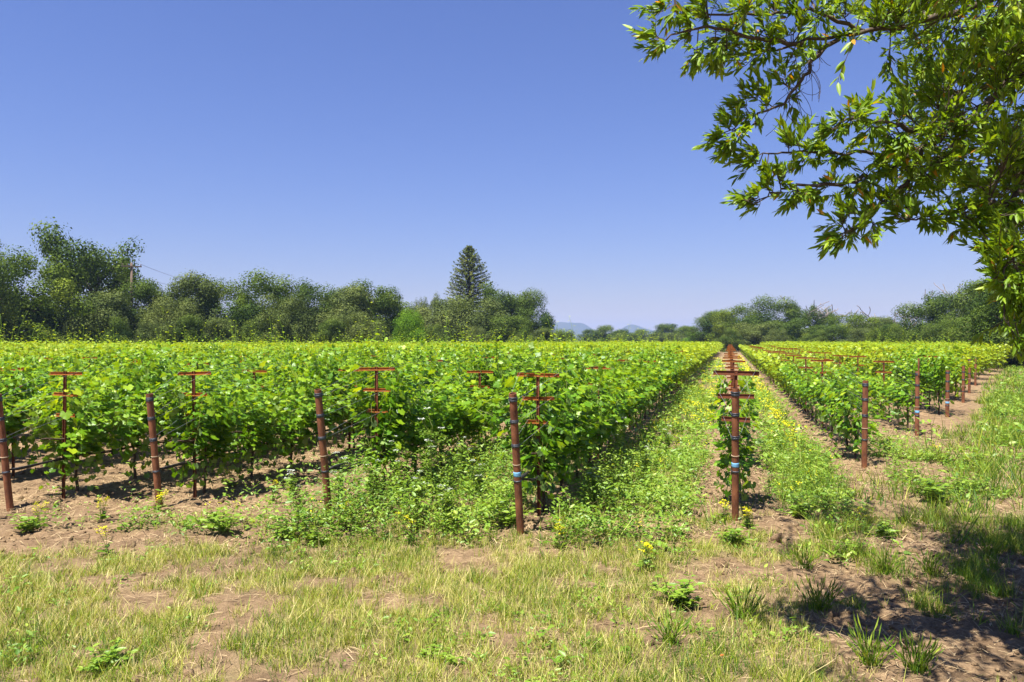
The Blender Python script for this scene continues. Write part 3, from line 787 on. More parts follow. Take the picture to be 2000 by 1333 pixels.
def weed_leaf():
    v = np.array([(0, 0, 0), (.22, .3, .05), (.16, .68, .03), (0, 1, -.10), (-.16, .68, .03), (-.22, .3, .05), (0, .5, -.03)])
    return v, np.array([(6, 0, 1), (6, 1, 2), (6, 2, 3), (6, 3, 4), (6, 4, 5), (6, 5, 0)])
def weed_leaf_low():
    v = np.array([(0, 0, 0), (.26, .5, .05), (0, 1, -.08), (-.26, .5, .05)]); return v, np.array([(0, 1, 2), (0, 2, 3)])
WV, WF = weed_leaf(); WLV, WLF = weed_leaf_low()
def weeds(n, x0, x1, y0, y1, per, rad, hgt, size, low, dens=weed_density):
    x, y = sample(dens, n, x0, x1, y0, y1)
    hh = hgt * RNG.uniform(.35, 1.15, len(x)) * (.35 + 1.5 * sstep(.35, .72, fbm(x * 1.2, y * 1.2, 77, 3)))
    pp = pq(x, y)[0]; hh = hh * (1 + .3 * ((pp < ROWP[-1] - .1) & (pp > ROWP[-2] - .8)))
    tv = np.clip(.5 * RNG.beta(2, 2, len(x)) + 1.1 * fbm(x * 1.3, y * 1.3, 178, 3) - .3, 0, 1); ts = RNG.choice([.55, .8, 1.0, 1.5], len(x)) 
    X, Y, t = tufted(x, y, per, rad); m = len(X)
    u = RNG.random(m); Z = ground_h(X, Y) + .01 + hh[t] * u
    a = RNG.uniform(0, 2 * PI, m)
    Yd = np.stack([np.cos(a), np.sin(a), RNG.uniform(-.2, .9, m)], -1); Nn = np.stack([RNG.normal(0, .4, m), RNG.normal(0, .4, m) - .15, np.ones(m)], -1)
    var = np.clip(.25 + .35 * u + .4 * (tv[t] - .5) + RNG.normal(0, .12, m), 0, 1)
    tv_, tf_ = (WLV, WLF) if low else (WV, WF)
    return instance_geo(tv_, tf_, frames(Yd, Nn, size * ts[t] * RNG.uniform(.5, 1.3, m)), np.stack([X, Y, Z], -1), var)
w1 = weeds(15000, -7, 9, 8.2, 16, 14, .06, .40, .056, False)
w2 = weeds(14000, -3, 22, 14, 34, 10, .09, .36, .10, True)
w3 = weeds(9000, 0, 45, 30, 90, 7, .16, .30, .20, True)
w0 = weeds(2600, -7.5, 3.5, 4.9, 10, 9, .05, .09, .040, False, lambda x, y: grass_density(x, y) * sstep(.45, .62, fbm(x * 1.1, y * 1.1, 171, 3)))
V, F, A = join_geo([w0, w1, w2, w3])
tag(link('weeds', new_mesh('weeds', V, F, var=A, mats=[M['weed']])), 'green broadleaf weeds covering the alleys between the rows', 'weeds', kind='stuff')
print('weed tris', len(F))

def mustard_density(x, y):
    p, q = pq(x, y); n = fbm(x * .7, y * .7, 81, 3)
    a = np.exp(-((p - ROWP[0] - 1.25) / .24) ** 2) * sstep(13.5, 17, q) * (.28 + .45 * sstep(.35, .6, n))
    b = .22 * np.exp(-((p - ROWP[-1] - 1.2) / .55) ** 2) * sstep(10, 12, q) * sstep(.45, .6, n)
    b2 = .5 * np.exp(-((p - ROWP[0] + .75) / .22) ** 2) * sstep(11.5, 14, q) * sstep(.48, .6, n)
    c = .10 * sstep(.45, .6, n) * weed_density(x, y) * (y < 16)
    return np.clip(np.maximum.reduce([a, b, b2, c]), 0, 1)
def petals(n, x0, x1, y0, y1, per, rad, h0, h1, size):
    x, y = sample(mustard_density, n, x0, x1, y0, y1)
    hh = RNG.uniform(h0, h1, len(x)); X, Y, t = tufted(x, y, per, rad); m = len(X)
    Z = ground_h(X, Y) + hh[t] + RNG.normal(0, .02, m); a = RNG.uniform(0, 2 * PI, m)
    Yd = np.stack([np.cos(a), np.sin(a), RNG.uniform(-.1, .5, m)], -1); Nn = np.stack([RNG.normal(0, .5, m), RNG.normal(0, .5, m) - .3, np.ones(m)], -1)
    g = instance_geo(WLV * np.array([1.5, 1, 1]), WLF, frames(Yd, Nn, size * RNG.uniform(.6, 1.2, m)), np.stack([X, Y, Z], -1), RNG.random(m))
    s = blades(x, y, hh, np.full(len(x), .006), np.full(len(x), .2), np.full(len(x), .3))
    return g, s
pa, sa_ = petals(8000, -4, 9, 9, 20, 7, .022, .22, .42, .024)
pb, sb_ = petals(15000, -2, 14, 18, 45, 7, .05, .25, .42, .044)
pc_, sc_ = petals(9000, 2, 35, 42, 110, 7, .12, .25, .45, .12)
V, F, A = join_geo([pa, pb, pc_])
tag(link('mustard_bloom', new_mesh('mustard_bloom', V, F, var=A, mats=[M['yellow']])), 'yellow mustard blossom lining the weedy alleys beside the crossarm row', 'flowers', kind='stuff')
V, F, A = join_geo([sa_, sb_, sc_])
tag(link('mustard_stems', new_mesh('mustard_stems', V, F, var=A, mats=[M['weed']])), 'thin green mustard stems standing in the weedy alleys', 'stems', kind='stuff')

def straw_density(x, y):
    p, q = pq(x, y)
    b = row_mask(p, q, .55) * .9 * (y < 20)
    so = soil_mask(x, y) * sstep(.42, .6, fbm(x * .8, y * .8, 99, 3))
    return np.clip(b + .6 * so + .34, 0, 1) * (1 - .7 * weed_density(x, y))
x, y = sample(straw_density, 80000, -8, 13, 5, 21); n = len(x)
a = RNG.uniform(0, 2 * PI, n)
Yd = np.stack([np.cos(a), np.sin(a), RNG.normal(0, .16, n)], -1); Nn = np.stack([RNG.normal(0, .3, n), RNG.normal(0, .3, n), np.ones(n)], -1)
sv = np.array([(-.5, 0, 0), (.5, 0, 0), (.4, .5, .05), (-.4, .5, .05), (.3, 1, 0), (-.3, 1, 0)]); sf = np.array([(0, 1, 2), (0, 2, 3), (3, 2, 4), (3, 4, 5)])
L = RNG.uniform(.05, .20, n) * np.where(y > 12, 1.3, 1)
V, F, A = instance_geo(sv, sf, frames(Yd, Nn, L, RNG.uniform(.003, .007, n) * np.where(y > 9, 1.5, 1) / L), np.stack([x, y, ground_h(x, y) + .012], -1), RNG.beta(2, 2, n))
tag(link('straw', new_mesh('straw', V, F, var=A, mats=[M['straw']])), 'dry straw strands strewn over the tilled soil', 'straw', kind='stuff')
# clods
ico = bpy.data.meshes.new('tmp'); import bmesh
bm = bmesh.new(); bmesh.ops.create_icosphere(bm, subdivisions=1, radius=1); cv = np.array([v.co[:] for v in bm.verts]); cf = np.array([[v.index for v in f.verts] for f in bm.faces]); bm.free(); bpy.data.meshes.remove(ico)
cv = cv * (1 + .25 * np.sin(cv[:, [1, 2, 0]] * 3.1 + 1))
x, y = sample(lambda x, y: np.maximum(soil_mask(x, y), .6) * sstep(.40, .62, fbm(x * 1.3, y * 1.3, 120, 3)) * (1 - .6 * weed_density(x, y)), 21000, -9, 14, 5.0, 22); n = len(x)
sz = RNG.gamma(1.4, .008, n) + .005; ax = unit(RNG.normal(size=(n, 3))); bx_ = unit(np.cross(ax, RNG.normal(size=(n, 3)))); cx_ = np.cross(ax, bx_)
R = np.stack([ax, bx_, cx_], 2) * sz[:, None, None] * np.array([1.2, 1, .75])
V, F, A = instance_geo(cv, cf, R, np.stack([x, y, ground_h(x, y) + sz * .1], -1), np.zeros(n))
V = V + RNG.normal(0, .22, V.shape) * np.repeat(sz, len(cv))[:, None]
tag(link('soil_clods', new_mesh('soil_clods', V, F, mats=[M['soil']])), 'crumbly brown clods of tilled soil between the rows', 'soil clods', kind='stuff')
# leaf litter under the bay
x, y = sample(lambda x, y: sstep(2.4, 4.6, x) * (1 - sstep(9.5, 11, y)) * .9, 5200, 2, 8.5, 4.9, 11); n = len(x)
a = RNG.uniform(0, 2 * PI, n); Yd = np.stack([np.cos(a), np.sin(a), RNG.normal(0, .2, n)], -1); Nn = np.stack([RNG.normal(0, .35, n), RNG.normal(0, .35, n), np.ones(n)], -1)
V, F, A = instance_geo(WV, WF, frames(Yd, Nn, RNG.uniform(.03, .085, n)), np.stack([x, y, ground_h(x, y) + .012], -1), RNG.beta(1.5, 2.5, n))
tag(link('leaf_litter', new_mesh('leaf_litter', V, F, var=A, mats=[M['litter']])), 'brown fallen leaves littering the shaded soil under the overhanging tree', 'leaf litter', kind='stuff')

# ------------------------------------------------------------------ trees
def branchy(r, height, spread, trunk_r, levels=3, n1=6, base=.25, up=.55, wild=.25):
    """limbs of a broad tree: list of (points, radii), tips"""
    out, tips = [], []
    def grow(p, d, L, rad, lev):
        n = 5; pts = [p.copy()]
        for k in range(n):
            d = (d + Vector((r.gauss(0, wild), r.gauss(0, wild), r.gauss(0, wild * .6) + .05 * up))).normalized()
            pts.append(pts[-1] + d * L / n)
        out.append((pts, [rad * (1 - .6 * k / n) for k in range(n + 1)]))
        if lev == 0: tips.append(pts[-1]); tips.append(pts[3]); return
        for c in range(n1 if lev == levels else r.choice([2, 3, 3])):
            k = r.randint(2, n); a = r.uniform(0, 2 * PI)
            dd = (d * .5 + Vector((math.cos(a), math.sin(a), r.uniform(-.15, .8) * up))).normalized()
            grow(pts[k], dd, L * r.uniform(.55, .8), rad * .5, lev - 1)
    grow(Vector((0, 0, -.2)), Vector((r.gauss(0, .08), r.gauss(0, .08), 1)), height * (base + .12), trunk_r, levels)
    return out, tips
CARD_V = np.array([(-.5, 0, 0), (.15, -.35, .12), (.5, .1, 0), (-.1, .42, .12)]); CARD_F = np.array([(0, 1, 2), (0, 2, 3)])
def clump_cards(r, centers, radii, n, size, droop=0.0, flat=1.1):
    """leaf cards scattered through a set of clumps, denser to the outside of each"""
    centers = np.asarray(centers); radii = np.asarray(radii)
    wgt = radii ** 2; k = r.choice(len(centers), n, p=wgt / wgt.sum())
    d = unit(r.normal(size=(n, 3))); rad = radii[k] * (r.random(n) ** .27) * (1 + .13 * r.normal(size=n))
    off = d * rad[:, None]; off[:, 2] *= flat
    T = centers[k] + off
    Nn = unit(d * 1.2 + r.normal(size=(n, 3)) * .42 + np.array([0, 0, .12])); Yd = unit(np.cross(Nn, r.normal(size=(n, 3))))
    tint = r.normal(0, .20, len(centers))[k]
    var = np.clip(.42 + tint + r.normal(0, .07, n), 0, 1)
    return T, Yd, Nn, size * r.uniform(.55, 1.35, n), var
def crown_mesh(r, T, Yd, Nn, sz, var, material):
    V, F, A = instance_geo(CARD_V, CARD_F, frames(Yd, Nn, sz), T, var)
    return new_mesh('crown', V, F, var=A, mats=[material])
def limb_mesh(name, limbs, material, n=6, minr=0):
    mb = MB()
    for pts, rad in limbs:
        if rad[0] >= minr: mb.tube(pts, rad, n if rad[0] > .06 else 4, cap=False)
    return mb.mesh(name, [material], True)
def oak_variant(seed, dense=1.0, low=.16, wide=1.0, open_=False, cards=38000, size=.215):
    """unit: 12 m tall, about 11 m wide oak"""
    r = random.Random(seed); q = np.random.default_rng(seed)
    limbs, tips = branchy(r, 12, 5, .38, 3, 7, .34 if open_ else .22, 1.25 if open_ else .8, .22)
    C, Rr = [], []
    nb = 46 if not open_ else 0
    for k in range(nb):                             # clumps over an uneven dome
        a = r.uniform(0, 2 * PI); u = r.random() ** .7
        zz = low + (1 - low) * r.random()
        env = math.sqrt(max(.02, 1 - ((zz - .30) / .74) ** 2)) if zz > .30 else .92 + .1 * zz
        rr = 5.2 * wide * env * (u ** .45) * r.uniform(.75, 1.08)
        C.append((math.cos(a) * rr, math.sin(a) * rr, zz * 11.2)); Rr.append(r.uniform(.8, 2.0))
    for t in tips[:: 2 if not open_ else 1]:
        if 2 < t.z < 13: C.append((t.x * (1 if open_ else .9 * wide), t.y * (1 if open_ else .9 * wide), t.z)); Rr.append(r.uniform(.75, 1.5) if open_ else r.uniform(.6, 1.2))
    return limbs, C, Rr, clump_cards(q, C, Rr, int(cards * dense), size, .2)
OAKS = []
for k, (kw, mt) in enumerate([(dict(low=.12), 'oak'), (dict(wide=.9, low=.04), 'oak_grey'), (dict(open_=True, dense=.6, low=.25), 'oak'), (dict(wide=1.1, low=.06), 'oak_lit'),
                              (dict(wide=.8, low=.04), 'oak'), (dict(low=.03), 'oak_grey'), (dict(wide=.95, low=.04), 'oak'), (dict(wide=.85, low=.05, dense=.9), 'bright')]):
    limbs, C, Rr, g = oak_variant(900 + k * 7, **kw)
    q = np.random.default_rng(k)
    OAKS.append((limb_mesh('trunk', limbs, M['bark'], minr=.03), {m_: None for m_ in ('oak',)}, (q, g), mt, np.percentile(g[0][:, 2], 99.3), np.percentile(np.abs(g[0][:, 0]), 97)))
_crowns = {}
def oak_crown(v, mt):
    if v not in _crowns: _crowns[v] = crown_mesh(OAKS[v][2][0], *OAKS[v][2][1], M[OAKS[v][3]])
    return _crowns[v]
def place_tree(px, top, z, wpx, v, label, mt=None, group=None, cat='tree', name='oak_tree', rz=None):
    mt = mt or OAKS[v][3]
    x = (px - 1000) / FPX * z; Ht = H_CAM + (667 - top) / FPX * z; W = wpx / FPX * z
    rz = RV.uniform(0, 6.28) if rz is None else rz
    T_ = OAKS[v][2][1][0]; xr = T_[:, 0] * math.cos(rz) - T_[:, 1] * math.sin(rz); lo_, hi_ = np.percentile(xr, [2, 98])
    root = empty(name, (x - (lo_ + hi_) / 2 * W / (hi_ - lo_), z, 0), rz)
    sz = .94 * Ht / OAKS[v][4]; sx = W / (hi_ - lo_)
    tr = link('trunk', OAKS[v][0], root); tr.scale = (sx, sx, sz)
    cr = tag(link('crown', oak_crown(v, mt), root), kind='stuff'); cr.scale = (sx, sx, sz)
    cr.material_slots[0].link = 'OBJECT'; cr.material_slots[0].material = M[mt]
    tag(root, label, cat, group)
    return root
TREES = [
 (-62, 452, 82, 165, 2, 'tree whose crown tip just enters at the left edge of the photo', None),
 (48, 486, 88, 200, 3, 'big rounded yellow-green oak at the left edge', 'oak_lit'),
 (172, 450, 100, 165, 2, 'tall open-crowned tree rising above the left tree line beside the utility pole', 'oak'),
 (188, 566, 93, 120, 1, 'low grey-green tree under the tall open-crowned one', 'oak_grey'),
 (287, 543, 98, 105, 4, 'narrow tree just right of the utility pole', 'oak'),
 (375, 532, 101, 125, 1, 'pale grey-green tree third right of the utility pole', 'oak_grey'),
 (335, 580, 95, 100, 5, 'low pale bushy tree second right of the utility pole', 'oak_grey'),
 (440, 545, 104, 110, 0, 'olive green tree with a ragged top left of the broad dome', 'oak_lit'),
 (512, 531, 105, 160, 6, 'broad flat-domed dark oak in the middle of the left tree line', 'oak'),
 (555, 575, 99, 120, 5, 'lower grey oak in front of the flat-domed one', 'oak_grey'),
 (608, 547, 108, 125, 3, 'oak with even rounded top right of the flat-domed one', 'oak'),
 (668, 556, 110, 110, 1, 'grey-green oak between two darker ones in the left tree line', 'oak_grey'),
 (716, 549, 114, 112, 0, 'dark oak where the left tree line starts to fall', 'oak'),
 (762, 583, 118, 105, 4, 'lower oak at the falling right end of the left tree line', 'oak'),
 (690, 610, 104, 110, 5, 'low grey tree in front of the left tree line near its right end', 'oak_grey'),
 (797, 604, 106, 62, 7, 'small bright spring-green tree left of the redwood', 'bright'),
 (829, 573, 150, 50, 2, 'slim ragged tree behind the bright green one', 'oak_grey'),
 (868, 582, 142, 110, 1, 'grey oak left of and below the redwood', 'oak_grey'),
 (925, 577, 138, 130, 5, 'round grey-green oak right in front of the redwood', 'oak_grey'),
 (992, 556, 152, 95, 2, 'gappy oak just right of the redwood', 'oak'),
 (1036, 566, 148, 78, 6, 'dark oak closing the central group on its right', 'oak'),
 (985, 615, 136, 90, 4, 'low dark oak under the gappy one', 'oak'),
 (1096, 643, 190, 58, 7, 'small light green tree right of the central group', 'oak_lit'),
 (1187, 635, 300, 58, 6, 'middle and highest of three far oaks before the hills', 'oak'),
 (1156, 643, 300, 46, 5, 'left one of three far oaks before the hills', 'oak'),
 (1213, 643, 296, 44, 0, 'right one of three far oaks before the hills', 'oak'),
 (1258, 643, 340, 56, 6, 'far oak right of the three before the hills', 'oak'),
 (1225, 650, 290, 60, 5, 'low far bush beside the three far oaks', 'oak'),
 (1295, 650, 280, 70, 5, 'low far bush in front of the far oaks', 'oak_grey'),
 (1310, 632, 320, 58, 1, 'far grey oak near the left foot of the right wood', 'oak'),
 (1345, 636, 300, 50, 4, 'far dark oak touching the left foot of the right wood', 'oak'),
 (1362, 648, 260, 44, 7, 'tiny bright green tree at the left foot of the right wood', 'bright'),
 (1398, 606, 200, 82, 4, 'oak at the left end of the right wood', 'oak'),
 (1448, 596, 190, 100, 3, 'yellowish oak second from the left in the right wood', 'oak_lit'),
 (1505, 578, 184, 104, 6, 'highest dark oak in the left half of the right wood', 'oak'),
 (1582, 590, 186, 76, 2, 'open-topped oak left of the bare snag', 'oak'),
 (1545, 622, 172, 110, 0, 'low dark oak in front of the highest oaks of the right wood', 'oak'),
 (1478, 630, 170, 100, 5, 'low grey-green oak near the left end of the right wood', 'oak_grey'),
 (1655, 612, 176, 96, 3, 'yellow-green oak right of the bare snag', 'oak_lit'),
 (1612, 634, 168, 80, 4, 'low oak under the bare snag', 'oak'),
 (1708, 618, 178, 74, 1, 'grey oak where the right wood dips', 'oak_grey'),
 (1722, 640, 150, 70, 7, 'light green leafy tree in the dip of the right wood', 'oak_lit'),
 (1790, 592, 126, 100, 6, 'dark oak right of the dip in the right wood', 'oak'),
 (1845, 570, 122, 112, 0, 'dark oak under the crooked bare branches', 'oak'),
 (1912, 543, 116, 96, 4, 'tall oak beside the overhanging branches on the right', 'oak'),
 (1880, 620, 108, 110, 5, 'low dark oak at the end of the right wood', 'oak'),
 (1968, 575, 92, 110, 1, 'grey oak half hidden by the hanging leaves on the right', 'oak_grey'),
 (1998, 492, 70, 175, 6, 'big dark tree at the right edge casting shade on the headland', 'oak'),
]
for t in TREES:
    place_tree(*t[:5], t[5], t[6])
# low shrubs along the foot of the woods
SH = [(20, 632, 86, 90), (95, 640, 87, 80), (150, 622, 90, 90), (225, 628, 90, 100), (300, 634, 92, 90), (365, 622, 94, 90), (430, 628, 95, 100), (500, 632, 97, 90), (570, 636, 98, 90),
      (640, 630, 100, 100), (730, 634, 108, 90), (850, 640, 128, 80), (930, 645, 130, 90), (1015, 640, 134, 80), (1065, 648, 138, 50), (1425, 648, 165, 70), (1520, 650, 162, 80), (1590, 652, 160, 70),
      (1680, 648, 160, 80), (1755, 640, 120, 70), (1820, 642, 112, 90), (1935, 640, 86, 90), (1995, 655, 72, 110)]
for n_, (px, tp, z, wp) in enumerate(SH):
    wp = min(wp, 62 if z < 110 else 44); tp -= 8
    place_tree(px, tp, z, wp, [5, 1, 4, 6][n_ % 4], f'low dark shrub at the foot of the woods, {ordinal(n_)} from the left', ['oak_grey', 'oak', 'oak_grey', 'oak'][n_ % 4],
               'shrubs along the foot of the woods', 'shrub', 'shrub')

# the redwood
def redwood(px, top, z, wpx):
    r = np.random.default_rng(77); x = (px - 1000) / FPX * z; Ht = H_CAM + (667 - top) / FPX * z
    Wd = wpx / FPX * z / 2
    root = empty('redwood_tree', (x, z, 0)); tag(root, 'tall conical redwood towering over the central oaks', 'tree')
    mb = MB(); mb.tube([Vector((0, 0, -.3)), Vector((0, 0, Ht * .5)), Vector((0, 0, Ht * .98))], [.55, .33, .03], 8); link('trunk', mb.mesh('trunk', [M['bark_red']], True), root)
    T, Yd, Nn, sz, var = [], [], [], [], []; limbs = []
    tiers, per = 30, 13; nb = tiers * per
    for k in range(nb):
        ti = k // per; t = (ti + r.uniform(-.45, .45)) / tiers; t = min(max(t, 0), .995); zz = Ht * (.28 + .715 * t); a = k * 2.39996 + r.normal(0, .2)
        env = (1 - t) ** .82
        ss = (Ht - zz) / (Ht - 2.4)
        L = np.interp(ss, [0, .05, .116, .27, .38, .48, .6, .8], [2, 9, 19, 34, 42, 47, 51, 53]) / FPX * z * r.uniform(.74, 1.08)
        droop = -.22 * (1 - t) + .30 * t
        tint = r.normal(0, .14)
        P0 = np.array([0, 0, zz]); dirv = np.array([math.cos(a), math.sin(a), 0])
        tipz = droop * L
        limbs.append(([Vector(P0), Vector(P0 + dirv * L * .5 + np.array([0, 0, tipz * .2])), Vector(P0 + dirv * L + np.array([0, 0, tipz + .12 * L]))], [.05 * (1 - t) + .012, .03 * (1 - t) + .01, .006]))
        m = int(18 + 56 * env)
        for s in range(m):
            u = r.random() ** .6
            side = np.array([-math.sin(a), math.cos(a), 0]) * r.normal(0, .26 * (1 - u * .5)) * min(1.0, L * .5)
            pos = P0 + dirv * L * u + side + np.array([0, 0, tipz * u * u + .16 * L * u ** 3 - abs(r.normal(0, .20))])
            T.append(pos); Yd.append(dirv + np.array([0, 0, r.uniform(-.7, .1)]) + r.normal(0, .3, 3)); Nn.append(np.array([0, 0, 1.0]) + r.normal(0, .35, 3) + dirv * .3)
            sz.append(r.uniform(.28, .52)); var.append(np.clip(.42 + .32 * (u - .5) + tint + r.normal(0, .1), 0, 1))
    V, F, A = instance_geo(CARD_V * np.array([.75, 1, 1]), CARD_F, frames(np.array(Yd), np.array(Nn), np.array(sz)), np.array(T), np.array(var))
    tag(link('crown', new_mesh('crown', V, F, var=A, mats=[M['redwood']]), root), kind='stuff')
    tag(link('limbs', limb_mesh('limbs', limbs, M['bark_red'], 4), root), kind='stuff')
redwood(917, 478, 165, 84)

# dead snags
def snag(px, top, z, seed, label, base_py=640, wild=.22, h_split=.5):
    r = random.Random(seed); x = (px - 1000) / FPX * z; Ht = H_CAM + (667 - top) / FPX * z
    limbs, tips = branchy(r, Ht * 1.05, 3, .26, 3, 5, .42, .9, wild)
    mz = max(p.z for pts, _ in limbs for p in pts); s = Ht / mz
    limbs = [([Vector((p.x * s, p.y * s, p.z * s)) for p in pts], [max(.00042 * z, q * 1.25) for q in rad]) for pts, rad in limbs]
    root = empty('bare_tree', (x, z, 0)); tag(root, label, 'dead tree')
    link('trunk', limb_mesh('trunk', limbs[:1], M['snag']), root); tag(link('limbs', limb_mesh('limbs', limbs[1:], M['snag'], 5), root), kind='stuff')
snag(1632, 577, 180, 3, 'bare grey dead tree standing up from the right wood')
snag(1862, 548, 125, 12, 'crooked leafless branches rising above a dark oak on the right', wild=.34)
snag(1758, 598, 150, 21, 'small bare twiggy tree in the dip of the right wood')
snag(1690, 600, 182, 33, 'thin bare treetop between the snag and the dip')

# utility pole and power lines
def pole():
    z = 97.0; x = (257 - 1000) / FPX * z; Ht = H_CAM + (667 - 514) / FPX * z
    root = empty('utility_pole', (x, z, 0), .5); tag(root, 'wooden utility pole with crossarm above the left tree line', 'utility pole')
    mb = MB(); mb.tube([Vector((0, 0, -.3)), Vector((0, 0, Ht * .5)), Vector((0, 0, Ht))], [.2, .17, .14], 10); link('shaft', mb.mesh('shaft', [M['pole']], True), root)
    mb = MB(); mb.box((-1.15, -.22, Ht - .55), (1.15, -.10, Ht - .40)); link('crossarm', mb.mesh('crossarm', [M['pole']]), root)
    for dx in (-1.05, -.45, 1.05):
        mb = MB(); mb.tube([Vector((dx, -.16, Ht - .40)), Vector((dx, -.16, Ht - .30)), Vector((dx, -.16, Ht - .22)), Vector((dx, -.16, Ht - .16))], [.03, .06, .07, .03], 8)
        link('insulator', mb.mesh('insulator', [M['ceramic']], True), root)
    for n_, (dx, dz, lab) in enumerate(((1.05, -.16, 'upper thin power line sagging right from the utility pole'), (.2, -1.5, 'lower thin power line sagging right from the utility pole'))):
        A = Vector((x + dx * math.cos(.5), z + dx * math.sin(.5) - .1, Ht + dz)); B = at(470, 560 + n_ * 8, 190)
        pts = [A.lerp(B, t) - Vector((0, 0, 1.2 * 4 * t * (1 - t))) for t in np.linspace(0, 1, 14)]
        mb = MB(); mb.tube(pts, .020, 5); o = link('power_line', mb.mesh('power_line', [M['cable']])); tag(o, lab, 'power line')
pole()

